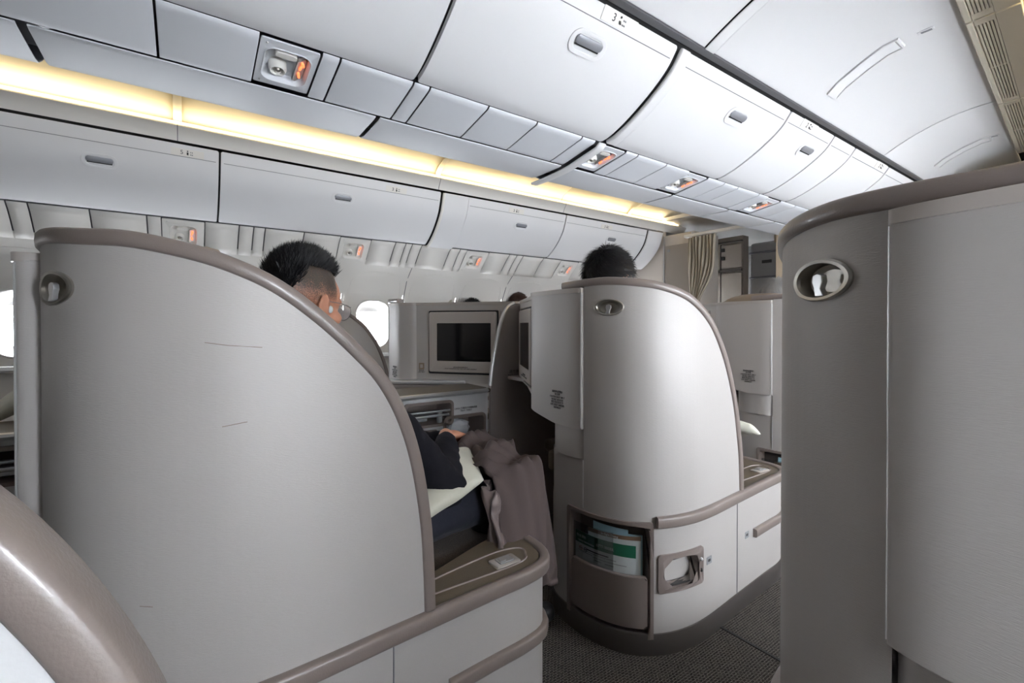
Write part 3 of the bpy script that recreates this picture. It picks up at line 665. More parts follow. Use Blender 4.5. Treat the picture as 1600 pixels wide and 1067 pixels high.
class Pod:
    def __init__(s, mirror, loc, rz, wing, joint=(-.10, .31), label='', group='seat pods', face0=(.59, .085)):
        s.m = -1 if mirror else 1; s.root = empty('seat_pod', loc, rz); s.wing = wing; s.joint = joint; s.face0 = face0
        tag(s.root, label, 'seat', group)
    def P(s, q, z, d=0):
        x, y, nx, ny = plan(q); return (s.m*(x+nx*d), y+ny*d, z)
    def X(s, x, y, z): return (s.m*x, y, z)
    def add(s, name, mb, m, parent=None, **k): return build(name, mb, m, parent or s.root, **k)
    def shell(s, hook=True, hq=.105):
        wp = catmull(s.wing, 6); zb = .485
        mb = MB(); HS, HZ = (hq-.06, hq+.06), (1.203, 1.267)
        cols = []
        qs = sorted(set([round(q, 4) for q, z in wp]+[HS[0], HS[1]]+[i*.02 for i in range(42) if i*.02 < s.wing[-1][0]]))
        qs = [q for q in qs if q >= 0]
        def ztop(q):
            for (a, za), (b, zb_) in zip(wp, wp[1:]):
                if a <= q <= b: return za+(zb_-za)*((q-a)/(b-a) if b > a else 0)
            return wp[-1][1]
        for a, b in zip(qs, qs[1:]):
            inh = hook and a >= HS[0]-1e-6 and b <= HS[1]+1e-6
            for (z0a, z1a, z0b, z1b) in ([(zb, HZ[0], zb, HZ[0]), (HZ[1], ztop(a), HZ[1], ztop(b))] if inh else [(zb, ztop(a), zb, ztop(b))]):
                mb.add([s.P(a, z0a), s.P(b, z0b), s.P(b, z1b), s.P(a, z1a)], [(0, 1, 2, 3)])
        if hook:
            cq, cz = hq, 1.235; N = 40; el = [(cq+.050*math.cos(2*PI*k/N), cz+.027*math.sin(2*PI*k/N)) for k in range(N)]
            bx = []
            for u, v in el:
                du, dv = (u-cq)/.06, (v-cz)/.032; L = max(abs(du), abs(dv)); bx.append((cq+du/L*.06, cz+dv/L*.032))
            mb.loft([[s.P(u, v) for u, v in bx], [s.P(u, v) for u, v in el]], True, False, False)
            for su in (-1, 1):
                for sv in (-1, 1):
                    A = [t for t in bx if abs(t[0]-cq-su*.06) < 1e-6 and (t[1]-cz)*sv > 0]; B = [t for t in bx if abs(t[1]-cz-sv*.032) < 1e-6 and (t[0]-cq)*su > 0]
                    A = max(A, key=lambda t: (t[1]-cz)*sv); B = max(B, key=lambda t: (t[0]-cq)*su)
                    mb.add([s.P(*A), s.P(*B), s.P(cq+su*.06, cz+sv*.032)], [(0, 1, 2)])
        s.add('side_shell', mb, 'shell', sharp=60)
        # inner skin
        mb = MB(); ii = [(q, z) for q, z in wp if q >= 0]
        mb.grid([[s.P(q, zb-.0, -.034) for q, z in ii], [s.P(q, z, -.034) for q, z in ii]])
        s.add('inner_lining', mb, 'white_panel', sharp=60)
        if hook:
            h = MB(); E = lambda k, a: [s.P(cq+.050*k*math.cos(t), cz+.027*k*math.sin(t), a) for t in [2*PI*j/40 for j in range(40)]]
            h.loft([E(1.12, -.001), E(1.14, .004), E(1.06, .006), E(.92, .005), E(.86, .001), E(.84, -.014), E(.6, -.020)], True, False, True)
            ho = s.add('coat_hook', h, 'metal', sharp=30)
            k = MB(); pts = [(-.012, -.023), (.004, -.023), (.006, -.010), (.010, -.002), (.008, .007), (0, .010), (-.008, .007), (-.010, -.002), (-.006, -.012)]
            k.loft([[s.P(cq+u, cz+v, d) for u, v in pts] for d in (-.004, .005)]); s.add('hook', k, 'silver', ho, bevel=.001)
    def sweep(s, name, pts, mat_, w_, h_, n=10, pw=.6, label=None, ends=True):
        """rounded bar along (s, z, d) points; w_ across the panel, h_ in its plane"""
        path = [Vector(s.P(q, z, d)) for q, z, d in pts]; rings = []
        for i, p in enumerate(path):
            t = (path[min(i+1, len(path)-1)]-path[max(0, i-1)]).normalized()
            x, y, nx, ny = plan(pts[i][0]); nn = Vector((s.m*nx, ny, 0)); nn = (nn-t*nn.dot(t)).normalized(); b = t.cross(nn).normalized()
            sc = 1
            rings.append([p+nn*(w_/2*a)*sc+b*(h_/2*c)*sc for a, c in SQ(n, pw)])
        mb = MB(); mb.loft(rings); return s.add(name, mb, mat_, sharp=50, label=label)
def SQ(n, pw):
    out = []
    for k in range(n*4):
        a = 2*PI*k/(n*4); c, d = math.cos(a), math.sin(a)
        out.append((math.copysign(abs(c)**pw, c), math.copysign(abs(d)**pw, d)))
    return out

def pod(mirror, loc, rz, wing, label, joint=(-.05, .335), face0=(.47, .045), seam_notch=True, seat=True, screen=True, notice=True, prot=.034, strip=.0022, footwell=False, hq=.105):
    p = Pod(mirror, loc, rz, wing, joint, label, face0=face0)
    p.shell(hq=hq)
    wp = catmull(wing, 6)
    p.sweep('edge_trim', [(q, z+.006, -.016) for q, z in wp], 'taupe', .048, .030, 4, .45)
    # base panel with holes for the literature pocket and the outlet niche
    mb = MB(); PX, PZ = (-.07, .25), (.06, .458); OX, OZ = (.300, .460), (.236, .338)
    qs = sorted(set([-.405+.0225*i for i in range(86) if -.405+.0225*i < SMAX]+list(PX)+list(OX)+[SMAX, .757]))
    zs = [.05, PZ[0], OZ[0], OZ[1], PZ[1], .485]
    for a, b in zip(qs, qs[1:]):
        for c, d in zip(zs, zs[1:]):
            mq, mz = (a+b)/2, (c+d)/2
            if PX[0] < mq < PX[1] and PZ[0] < mz < PZ[1]: continue
            if OX[0] < mq < OX[1] and OZ[0] < mz < OZ[1]: continue
            mb.add([p.P(a, c), p.P(b, c), p.P(b, d), p.P(a, d)], [(0, 1, 2, 3)])
    p.add('base_panel', mb, 'shell', sharp=60)
    # slim dark joints
    mb = MB(); mb.tube([p.P(.757, z, .0005) for z in (.07, .46)], .0018, 6); p.add('panel_joint', mb, 'rail')
    # kick strip
    mb = MB(); zz = [(.0, .006), (.055, .008), (.075, .004), (.078, -.004)]
    mb.grid([[p.P(q, z, d) for q in [SMIN+(SMAX-SMIN)*k/70 for k in range(71)]] for z, d in zz]); p.add('kick_strip', mb, 'kick', sharp=50)
    # pocket
    pc, pz = (PX[0]+PX[1])/2, (PZ[0]+PZ[1])/2; pw_, ph_ = PX[1]-PX[0], PZ[1]-PZ[0]
    R = lambda w_, h_, r, d, oz=0: [p.P(pc+u, pz+oz+v, d) for u, v in densify(rrect(w_, h_, r, 4))]
    f = MB(); f.loft([R(pw_+.030, ph_+.030, .012, 0), R(pw_+.028, ph_+.028, .012, .007), R(pw_+.004, ph_+.004, .014, .007), R(pw_-.004, ph_-.004, .014, .002), R(pw_-.006, ph_-.006, .014, -.05)], True, False, False)
    pf = p.add('literature_pocket', f, 'taupe', sharp=40)
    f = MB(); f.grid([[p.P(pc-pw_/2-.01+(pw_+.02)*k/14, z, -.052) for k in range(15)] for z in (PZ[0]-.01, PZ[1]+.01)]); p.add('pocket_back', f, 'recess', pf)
    def patch(f, cq, cz, w_, h_, r, d, n=24):
        rows = []
        for k in range(n+1):
            u = -w_/2+w_*k/n; e = w_/2-abs(u); dz = r-math.sqrt(max(0, r*r-(r-e)**2)) if e < r else 0
            rows.append([p.P(cq+u, cz-h_/2+dz, d), p.P(cq+u, cz+h_/2-dz, d)])
        f.grid(rows)
    f = MB(); f.loft([R(pw_-.010, .185, .012, -.012, -.075), R(pw_-.010, .185, .012, .000, -.075), R(pw_-.016, .179, .010, .002, -.075)], True, False, False); patch(f, pc, pz-.075, pw_-.016, .179, .010, .002); p.add('pocket_flap', f, 'taupe', pf, sharp=40)
    # outlet niche
    oc, oz = (OX[0]+OX[1])/2, (OZ[0]+OZ[1])/2; ow, oh = OX[1]-OX[0], OZ[1]-OZ[0]
    R2 = lambda w_, h_, r, d, oq=0: [p.P(oc+oq+u, oz+v, d) for u, v in densify(rrect(w_, h_, r, 4))]
    f = MB(); f.loft([R2(ow+.048, oh+.036, .012, 0, .004), R2(ow+.046, oh+.034, .012, .007, .004), R2(ow+.002, oh+.002, .010, .008), R2(ow-.004, oh-.004, .01, .001), R2(ow-.004, oh-.006, .010, -.034)], True, False, False)
    of = p.add('outlet_niche', f, 'taupe', sharp=40)
    f = MB(); patch(f, oc, oz, ow+.01, oh+.01, .004, -.034, 10); p.add('niche_back', f, 'shell', of)
    f = MB(); f.grid([[p.P(oc-ow/2+ow*k/8, OZ[0]+.004, d) for k in range(9)] for d in (-.033, .0)]); p.add('niche_floor', f, 'black', of)
    for z in (.308, .268):
        f = MB(); f.ellip(p.P(.474, z, .006), (.007, .007, .007), n=10, m=8); p.add('button', f, 'silver' if z > .3 else 'black', of)
    for q, z in ((.534, .284), (.843, .292)):
        f = MB(); f.loft([[p.P(q+u, z+v, d) for u, v in rrect(.034, .028, .002, 2)] for d in (0, .0012)]); st_ = p.add('sticker', f, 'ink_light')
        f = MB(); f.loft([[p.P(q+u, z+v, d) for u, v in rrect(.016, .010, .002, 2)] for d in (.001, .0018)]); p.add('sticker_mark', f, 'ink', st_)
    # console trims
    p.sweep('console_trim', [(q, .474, .006) for q in [.274+(SMAX-.02-.274)*k/60 for k in range(61)]], 'taupe', .030, .040, 4, .5)
    p.sweep('console_handle', [(q, .284, .004) for q in [.90+(SFRONT+.12-.90)*k/14 for k in range(15)]], 'taupe', .028, .036, 4, .5)
    # console top (leather slab with rim), local frame
    out = [plan(q) for q in [.52+(SMAX-.52)*k/30 for k in range(31)]]
    loop = [(x-nx*.008, y-ny*.008) for x, y, nx, ny in out]+[(.835, 1.06), (.85, 1.0), (.875, .92), (.92, .80), (.955, .70), (.985, .55), (1.0, .42), (1.01, .35)]
    if p.m < 0: loop = [(-x, y) for x, y in loop]
    f = MB(); f.prism(loop, 'z', .44, .487); ct = p.add('console_top', f, 'leather', bevel=.006, seg=3)
    gl = [(1.045, .50), (1.035, .72), (1.035, .98), (1.0, 1.035), (.965, 1.04), (.945, .98), (.955, .86), (.985, .68), (1.015, .52)]
    f = MB(); f.tube([p.X(x, y, .487) for x, y in catmull(gl+[gl[0]], 6)], .0035, 6); p.add('seam_piping', f, 'taupe', ct)
    f = MB(); c = (1.008, .955); 
    f.loft([[p.X(c[0]+u, c[1]+v, z) for u, v in rrect(w_, h_, .006, 3)] for w_, h_, z in ((.052, .082, .485), (.052, .082, .492), (.046, .076, .494))]); cp = p.add('control_panel', f, 'taupe_light', ct, label='pale grey switch plate')
    f = MB(); f.loft([[p.X(c[0]+u, c[1]+v, z) for u, v in rrect(.034, .050, .003, 2)] for z in (.493, .4955)]); p.add('switch_rim', f, 'ink_light', cp)
    f = MB(); f.loft([[p.X(c[0]+u, c[1]+v, z) for u, v in rrect(.030, .046, .003, 2)] for z in (.493, .497)]); f.loft([[p.X(c[0]+u, c[1]-.01+v, z) for u, v in rrect(.020, .018, .003, 2)] for z in (.493, .500)]); p.add('switch', f, 'silver', cp)
    # monitor housing to the inboard side
    jx, jy = joint; fx, fy = face0
    hp = catmull([(.838, -.018), (.838, -prot), (.80, -.008-prot), (.74, -.008-prot), (.5*(.74+fx+.04), -.037), (fx+.055, -.022), (fx+.012, fy-.03), (fx, fy)], 6)
    hp += [(fx+(jx-fx)*k/8, fy+(jy-fy)*k/8) for k in range(1, 9)]
    def hb(k):   # bottom edge height
        x = hp[k][0]
        return .778 if x > .70 else (.778+(.70-x)*.16 if p.m > 0 else .778+min(.04, (.70-x)*.28))
    back = [(x*1.0, y+.05) for x, y in hp]
    mb = MB()
    rings = []
    for k, (x, y) in enumerate(hp):
        z0 = hb(k); 
        a = hp[max(0, k-1)]; b = hp[min(len(hp)-1, k+1)]; tx, ty = b[0]-a[0], b[1]-a[1]; L = math.hypot(tx, ty); nx, ny = -ty/L, tx/L
        if (nx*0+ny*-1) < 0 and k > 4: nx, ny = -nx, -ny
        bx, by = x, y+.055
        rings.append([p.X(x, y, z0), p.X(x, y, 1.295), p.X(bx, by, 1.295), p.X(bx, by, z0)])
    mb.loft(rings); hs = p.add('monitor_housing', mb, 'shell', sharp=50, bevel=.004)
    lid = MB(); rings = [[p.X(x, y-.004, 1.292), p.X(x, y-.004, 1.310), p.X(x, y+.058, 1.310), p.X(x, y+.058, 1.292)] for x, y in hp]
    lid.loft(rings); p.add('housing_lid', lid, 'taupe_light', hs, bevel=.005)
    # ring below the housing, and inboard base upright
    r2 = catmull([(.838, -.01), (.80, -.030), (.72, -.028), (.66, -.005), (.61, .045), (.60, .12), (.60, .25)], 6)
    mb = MB(); mb.loft([[p.X(x, y, .662), p.X(x, y, .780), p.X(x+.004, y+.05, .780), p.X(x+.004, y+.05, .662)] for x, y in r2]); p.add('lower_ring', mb, 'shell', bevel=.004, sharp=50)
    mb = MB(); mb.grid([[p.P(SMIN+(0-SMIN)*k/24, z, -.003) for k in range(25)] for z in (.48, .664)]); p.add('upright', mb, 'shell', sharp=60)
    mb = MB(); mb.tube([p.X(.8385, -.021, .48), p.X(.8385, -.021, .66)], .0022, 6); mb.tube([p.X(.8395, -.002-prot, .785), p.X(.8395, -.002-prot, 1.29)], strip, 6); p.add('seam_highlight', mb, 'silver')  # silver line along the seam stands in for its white highlight
    # footwell: inner wall, foot ledge
    mb = MB(); mb.grid([[p.X(.56, .2, 0), p.X(.56, .34, 0)], [p.X(.56, .2, .66), p.X(.56, .34, .66)]]); p.add('footwell_side', mb, 'taupe_panel', solid=.01)
    if footwell:
        mb = MB(); mb.box(p.X(.18, .60, .875), (.44, .72, .02)); mb.box(p.X(.18, .42, 1.08), (.44, .02, .42)); mb.box(p.X(.39, .60, .43), (.02, .72, .87)); mb.box(p.X(.18, .97, .43), (.44, .02, .87)); p.add('footwell_light_block', mb, 'taupe_panel', bevel=.004)  # panels added behind the housing to keep light out of the footwell
    if screen:
        d = Vector((jx-fx, jy-fy, 0)); Lf = d.length; d.normalize(); nrm = Vector((d.y, -d.x, 0))
        if nrm.y > 0: nrm = -nrm
        def F(u, z, o): v = Vector((fx, fy, 0))+d*u+nrm*o; return p.X(v.x, v.y, z)
        def RR(cu, cz, w_, h_, r, o): return [F(cu+a, cz+b, o) for a, b in rrect(w_, h_, r, 5)]
        f = MB(); f.loft([RR(.315, 1.065, .475, .402, .014, -.001), RR(.315, 1.065, .475, .402, .014, .008), RR(.315, 1.065, .462, .389, .01, .009), RR(.315, 1.065, .458, .385, .01, -.006)], True, False, False); mo = p.add('monitor_frame', f, 'taupe_light', hs, sharp=35)
        f = MB(); f.loft([RR(.315, 1.065, .462, .389, .01, .0005), RR(.315, 1.065, .462, .389, .01, .0015)]); p.add('monitor_gap', f, 'dark', mo)
        f = MB(); f.loft([RR(.313, 1.067, .440, .366, .012, .002), RR(.313, 1.067, .440, .366, .012, .012), RR(.313, 1.067, .432, .358, .010, .015), RR(.322, 1.067, .352, .232, .005, .015), RR(.322, 1.067, .350, .230, .005, .012)], True, False, False); p.add('monitor_bezel', f, 'taupe_light', mo, sharp=35)
        f = MB(); f.loft([RR(.322, 1.067, .354, .234, .004, .010), RR(.322, 1.067, .354, .234, .004, .0125)]); p.add('monitor_screen', f, 'screen', mo)
        right = -d*p.m if False else None
        fr_ = frame(F(.305, .910, .0165), Vector(F(1, 1, 0))-Vector(F(0, 1, 0)), (0, 0, 1))
        nn = Vector(F(0, 1, 1))-Vector(F(0, 1, 0))
        if fr_.to_3x3().col[2].dot(nn) < 0: fr_ = frame(F(.305, .910, .0165), Vector(F(0, 1, 0))-Vector(F(1, 1, 0)), (0, 0, 1))
        text('lettering', '請於起降時將螢幕收妥\nSTOW MONITOR FOR TAKE OFF AND LANDING', .0095, fr_, 'ink', mo)
        f = MB(); f.loft([RR(.035, .915, .036, .040, .003, .0), RR(.035, .915, .036, .040, .003, .002)]); so = p.add('socket_plate', f, 'leather_tan', hs)
        f = MB(); f.loft([RR(.035, .915, .018, .022, .003, .001), RR(.035, .915, .018, .022, .003, .003)]); p.add('socket_mark', f, 'taupe_light', so)
        fr2 = fr_.copy(); fr2.translation = Vector(F(.035, .883, .002)); text('lettering', '救生衣\nLIFE VEST', .011, fr2, 'ink', so)
    # notice on the rounded corner of the housing
    x, y = .715, -.0435
    fn = frame(p.X(x, y, .875), (1, 0, 0), (0, 0, 1))
    if notice: text('lettering', '就座時請繫好\n安全帶\nFASTEN SEAT BELT\nWHILE SEATED\n救生衣在扶手下\nLIFE VEST UNDER\nARMREST', .0105, fn, 'ink', hs)
    # a seat
    if seat:
        f = MB(); pr = [(.45, .22), (1.06, .22), (1.10, .30), (1.10, .40), (1.06, .455), (.60, .435), (.45, .44)]
        f.prism(pr, 'x', *(sorted((p.m*.33, p.m*.80)))); p.add('seat_cushion', f, 'fabric', bevel=.025, seg=4)
        f = MB(); pr = [(.21, .40), (.40, .40), (.37, .70), (.33, 1.0), (.31, 1.18), (.28, 1.22), (.24, 1.21), (.21, 1.0)]
        f.prism(pr, 'x', *(sorted((p.m*.575, p.m*.86)))); p.add('backrest', f, 'leather_tan', bevel=.03, seg=4)
        rings = []
        for k in range(17):
            u = -1+2*k/16; x = .62+u*.25; hgt = (1-abs(u)**3)**.5*.11+.01
            rings.append([p.X(x, .25+a*.05, 1.25+.0+b*hgt) for a, b in SQ(4, .7)])
        f = MB(); f.loft(rings); p.add('headrest', f, 'leather_tan', sharp=60)
        f = MB(); f.box(p.X(.30, .62, .48), (.05, .70, .10)); p.add('inner_armrest', f, 'leather', bevel=.015, seg=3)
    return p
def densify(loop, mx=.03):
    out = []
    for a, b in zip(loop, loop[1:]+loop[:1]):
        L = math.dist(a, b); n = max(1, int(math.ceil(L/mx)))
        for k in range(n): out.append((a[0]+(b[0]-a[0])*k/n, a[1]+(b[1]-a[1])*k/n))
    return out
G = 'seat pods'
podL = pod(False, (0, 1.24-1.45, 0), 0, WING_L, 'big near grey pod at the left whose wing hides the spiky-haired man', prot=.055, hq=.140)
podM = pod(False, (0, 1.24, 0), 0, WING_M, 'middle grey pod with a full brochure pocket, standing on the aisle carpet', footwell=True)
podF = pod(False, (0, 2.69, 0), 0, WING_M, 'far pod of the grey-haired passenger between the middle pod and the near right pod', footwell=True)
podN = pod(True, (0, 1.12, 0), 0, WING_M, 'pod beyond the centre console with the black monitor facing the camera', joint=(.10, .44), face0=(.60, .055), seat=False)
podK = pod(True, (0, -.33, 0), 0, WING_M, 'pod hidden behind the big left pod, beside the spiky-haired man', joint=(.10, .44), face0=(.60, .055), seat=False)
podJ = pod(True, (0, 2.57, 0), 0, WING_M, 'pod hidden behind the black monitor, one row ahead', joint=(.10, .44), face0=(.60, .055), screen=False, seat=False)
# window-side pods on the left
for k, (yb, lb) in enumerate(((.77, 'window-side pod whose curved grey wing shows beside the bespectacled face'), (2.22, 'window-side pod beyond the monitor, only its cap showing'), (3.67, 'farthest window-side pod on the left'))):
    pod(False, (-2.72, yb, 0), 0, WING_M, lb, screen=False)
# right side pods, angled with the tapering fuselage
def place_right(seamxy, rz):
    c, s_ = math.cos(rz), math.sin(rz); lx, ly = -.84, -.02
    return (seamxy[0]-(c*lx-s_*ly), seamxy[1]-(s_*lx+c*ly), 0)
RZ = math.radians(-8)
lr = place_right((1.907, .715), RZ)
podR = pod(True, lr, RZ, [(-.40, 1.330), (-.25, 1.330)]+WING_M, 'tall taupe pod back filling the right edge, with an oval coat hook', screen=False, notice=False, strip=.0008)
podO = pod(True, (2.81, -.65, 0), 0, WING_L, 'pod around the camera whose curved edge shows at the bottom left', screen=False, seat=False)

# ================================================================== CENTRE CONSOLES
def console(dy, label):
    t = empty('centre_console', (-.2, .75+dy, 0))
    def L(x, y, z): return (x+.2, y-.75, z)
    XF = -.10; zt = .795
    # side panel with openings (y, z)
    holes = [(.90, 1.15, .655, .755), (1.125, 1.352, .485, .668), (1.0, 1.066, .575, .622)]
    ys = sorted(set([.12, 1.385]+[h[0] for h in holes]+[h[1] for h in holes])); zs = sorted(set([.0, zt]+[h[2] for h in holes]+[h[3] for h in holes]))
    mb = MB()
    for a, b in zip(ys, ys[1:]):
        for c, d in zip(zs, zs[1:]):
            my, mz = (a+b)/2, (c+d)/2
            if any(h[0] < my < h[1] and h[2] < mz < h[3] for h in holes[:2]): continue
            mb.add([L(XF, a, c), L(XF, b, c), L(XF, b, d), L(XF, a, d)], [(0, 1, 2, 3)])
    build('side_panel', mb, 'white_panel', t)
    mb = MB(); mb.box(L(-.335, .7525, .3975), (.13, 1.265, .795)); mb.box(L(-.19, .135, .3975), (.17, .03, .79)); mb.box(L(-.19, 1.37, .3975), (.17, .03, .79)); build('body', mb, 'taupe_panel', t)
    for nm, h, dk in (('tray_slot', holes[0], 'black'), ('cubby', holes[1], 'recess')):
        cy, cz = (h[0]+h[1])/2, (h[2]+h[3])/2; w_, h_ = h[1]-h[0], h[3]-h[2]
        R = lambda a, b, r, x: [L(x, cy+u, cz+v) for u, v in rrect(a, b, r, 5)]
        f = MB(); f.loft([R(w_+.035, h_+.035, .025, XF), R(w_+.033, h_+.033, .025, XF+.008), R(w_+.006, h_+.006, .018, XF+.008), R(w_-.003, h_-.003, .018, XF), R(w_-.003, h_-.003, .018, XF-.16)], True, False, True)
        build(nm, f, 'taupe', t, sharp=40)
    f = MB(); f.loft([[L(x, 1.033+u, .60+v) for u, v in rrect(.075, .048, .01, 4)] for x in (XF-.002, XF+.004)]); build('latch', f, 'taupe', t)
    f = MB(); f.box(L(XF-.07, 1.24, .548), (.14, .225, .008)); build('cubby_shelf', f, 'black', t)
    f = MB(); f.box(L(XF-.03, 1.02, .70), (.12, .22, .012)); f.box(L(XF+.012, 1.02, .722), (.03, .235, .010)); f.tube([L(XF+.01, 1.08, .66), L(XF+.01, 1.08, .72)], .016, 12); f.box(L(XF+.0, .96, .685), (.05, .09, .016)); build('stowed_tray_table', f, 'steel_tray', t, bevel=.004)
    f = MB(); f.box(L(-.215, .755, .806), (.275, 1.28, .024)); build('counter', f, 'leather', t, bevel=.008)
    f = MB(); f.tube([L(XF+.022, .12, .806), L(XF+.022, 1.33, .806), L(XF+.012, 1.375, .806), L(XF-.02, 1.392, .806)], .013, 8); build('counter_edge', f, 'silver', t)
    text('lettering', 'OPEN 打開扶手收納桌板\nTRAY TABLE', .013, frame(L(XF+.001, 1.245, .712), (0, 1, 0), (0, 0, 1)), 'ink', t)
    return tag(t, label, 'console')
console(0, 'centre console with stowed tray slot and a cubby holding a plastic bag')
console(-1.45, 'centre console glimpsed at the left edge between two pods')
t = empty('side_shelf', (-.45, 1.2, .8))
mb = MB(); mb.prism([(-.20, -.28), (.12, .17), (-.02, .28), (-.36, .02)], 'z', .012, .034); build('top', mb, 'silver', t, bevel=.006)
mb = MB(); mb.prism([(-.19, -.26), (.10, .16), (-.02, .26), (-.34, .02)], 'z', -.8, .010); build('cabinet', mb, 'taupe_panel', t)
tag(t, 'shelf with silvery edge running under the black monitor', 'shelf')
# divider between the two seats ahead
t = empty('seat_divider', (-.09, 1.8, 0))
dv = [(1.392, 0), (1.392, .83), (1.405, .93), (1.435, 1.08), (1.47, 1.20), (1.51, 1.27), (1.56, 1.297), (2.4, 1.297), (2.4, 0)]
mb = MB(); mb.prism([(y-1.8, z) for y, z in dv], 'x', -.012, .012); build('panel', mb, 'taupe_panel', t, bevel=.003)
mb = MB(); mb.tube([(0.004, y-1.8, z) for y, z in catmull(dv[1:7], 6)], .011, 8); build('edge_strip', mb, 'silver', t)
text('lettering', '請勿放置行李\nNO STOWAGE', .022, frame((.0125, -.215, .89), (0, 1, 0), (0, 0, 1)), 'ink', t)
tag(t, 'taupe divider with curved silver edge to the right of the black monitor', 'divider')
t = empty('foot_rest', (.24, 2.0, 0))
mb = MB(); mb.box((0, .02, .455), (.56, .56, .07)); build('cushion', mb, 'leather', t, bevel=.02, seg=3)
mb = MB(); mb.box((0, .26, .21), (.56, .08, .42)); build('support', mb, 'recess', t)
tag(t, 'brown foot rest in the dark footwell under the middle pod', 'footrest')

# ================================================================== PEOPLE
def remesh(name, mb, m, voxel=.006, smooth=4, parent=None, attr=None):
    me = bpy.data.meshes.new('tmp'); me.from_pydata([tuple(v) for v in mb.v], [], mb.f)
    bm = bmesh.new(); bm.from_mesh(me); bmesh.ops.recalc_face_normals(bm, faces=bm.faces); bm.to_mesh(me); bm.free()
    o = bpy.data.objects.new('tmp', me); COL.objects.link(o)
    q = o.modifiers.new('r', 'REMESH'); q.mode = 'VOXEL'; q.voxel_size = voxel; q.use_smooth_shade = True
    q = o.modifiers.new('s', 'SMOOTH'); q.iterations = smooth; q.factor = .5
    dg = bpy.context.evaluated_depsgraph_get(); me2 = bpy.data.meshes.new_from_object(o.evaluated_get(dg))
    bpy.data.objects.remove(o); me2.name = name
    me2.materials.clear(); me2.materials.append(M[m] if isinstance(m, str) else m)
    if attr:
        a = me2.attributes.new('stubble', 'FLOAT', 'POINT'); a.data.foreach_set('value', [attr(v.co) for v in me2.vertices])
    for p in me2.polygons: p.use_smooth = True
    o2 = bpy.data.objects.new(name, me2); COL.objects.link(o2)
    if parent: o2.parent = parent
    return o2
def headprims(mb, T, sc, hair_len):
    E = lambda c, r, R=None: mb.ellip(T @ (Vector(c)*sc), [q*sc for q in r], (T.to_3x3() @ R) if R else T.to_3x3(), 24, 16)
    E((0, -.012, .035), (.077, .098, .092)); E((0, .03, -.03), (.064, .066, .085)); E((0, .052, -.085), (.042, .038, .030)); E((0, .03, .02), (.068, .07, .075))
    E((0, .098, -.03), (.013, .018, .012)); E((0, .092, -.012), (.009, .012, .028))
    E((0, .082, -.066), (.024, .012, .008)); E((0, .088, .012), (.05, .010, .008))
    for s_ in (-1, 1):
        E((s_*.031, .078, -.004), (.014, .010, .009)); E((s_*.045, .062, -.035), (.022, .022, .020))
        R = Matrix.Rotation(s_*-.45, 3, 'Z') @ Matrix.Rotation(.15, 3, 'X')
        E((s_*.082, -.008, -.018), (.006, .018, .031), R); E((s_*.088, -.016, -.010), (.006, .010, .024), R); E((s_*.084, .0, -.042), (.007, .009, .010), R)
    for k in range(14):   # outer rim of each ear
        for s_ in (-1, 1):
            a = math.radians(-60+200*k/13)
            E((s_*(.090), -.014-.016*math.sin(a)*.9-.004, -.014+.028*math.cos(a)), (.0045, .0045, .0045))
    mb.capsule(T @ (Vector((0, -.02, -.05))*sc), .060*sc, T @ (Vector((0, -.045, -.17))*sc), .062*sc)
def hairdo(T, sc, parent, m, cond, comb, length, count, width=.0012, cap=1.035, seed=1, lift=.6):
    rnd = random.Random(seed); mb = MB(); C0 = Vector((0, -.012, .035)); r = Vector((.077, .098, .092))
    def surf(d, k): return Vector((C0.x+d.x*r.x*k, C0.y+d.y*r.y*k, C0.z+d.z*r.z*k))
    # scalp cap
    n, m_ = 48, 30; idx = {}; vs = []
    for i in range(m_+1):
        for j in range(n):
            a = PI*i/m_; b = 2*PI*j/n; d = Vector((math.sin(a)*math.cos(b), math.sin(a)*math.sin(b), math.cos(a)))
            p = surf(d, cap+.018*noise.noise(d*5+Vector((seed, 0, 0)))); idx[i, j] = len(vs); vs.append((d, p))
    fs = []
    for i in range(m_):
        for j in range(n):
            q = [idx[i, j], idx[i, (j+1) % n], idx[i+1, (j+1) % n], idx[i+1, j]]
            if all(cond(vs[k][1]) > 0 for k in q): fs.append(q)
    mb.add([T @ (p*sc) for d, p in vs], fs)
    cnt = 0
    while cnt < count:
        d = Vector((rnd.gauss(0, 1), rnd.gauss(0, 1), rnd.gauss(.4, 1))).normalized(); p = surf(d, cap-.01)
        c = cond(p)
        if c < -.004 or (c < .006 and rnd.random() < .5): continue
        cnt += 1
        nn = Vector((d.x/r.x, d.y/r.y, d.z/r.z)).normalized(); g = comb(p, nn)
        dr = (nn*lift+g+Vector((rnd.gauss(0, .22), rnd.gauss(0, .22), rnd.gauss(0, .22)))).normalized(); L = length(p)*rnd.uniform(.6, 1.15)
        sd = dr.cross(nn); sd = (sd if sd.length > .1 else dr.cross(Vector((1, .3, 0)))).normalized()*width
        p1 = p+dr*L*.5; d2 = (dr+g*.5-nn*.15).normalized(); p2 = p1+d2*L*.5
        mb.add([T @ (q*sc) for q in (p-sd, p+sd, p1+sd*.8, p1-sd*.8, p2)], [(0, 1, 2, 3), (3, 2, 4)])
    me = bpy.data.meshes.new('hair'); me.from_pydata([tuple(v) for v in mb.v], [], mb.f); me.materials.append(M[m])
    for p in me.polygons: p.use_smooth = True
    o = bpy.data.objects.new('hair', me); COL.objects.link(o); o.parent = parent; return o

def finger(mb, pts, r):
    for a, b, ra, rb in zip(pts, pts[1:], r, r[1:]): mb.capsule(a, ra, b, rb, 8)
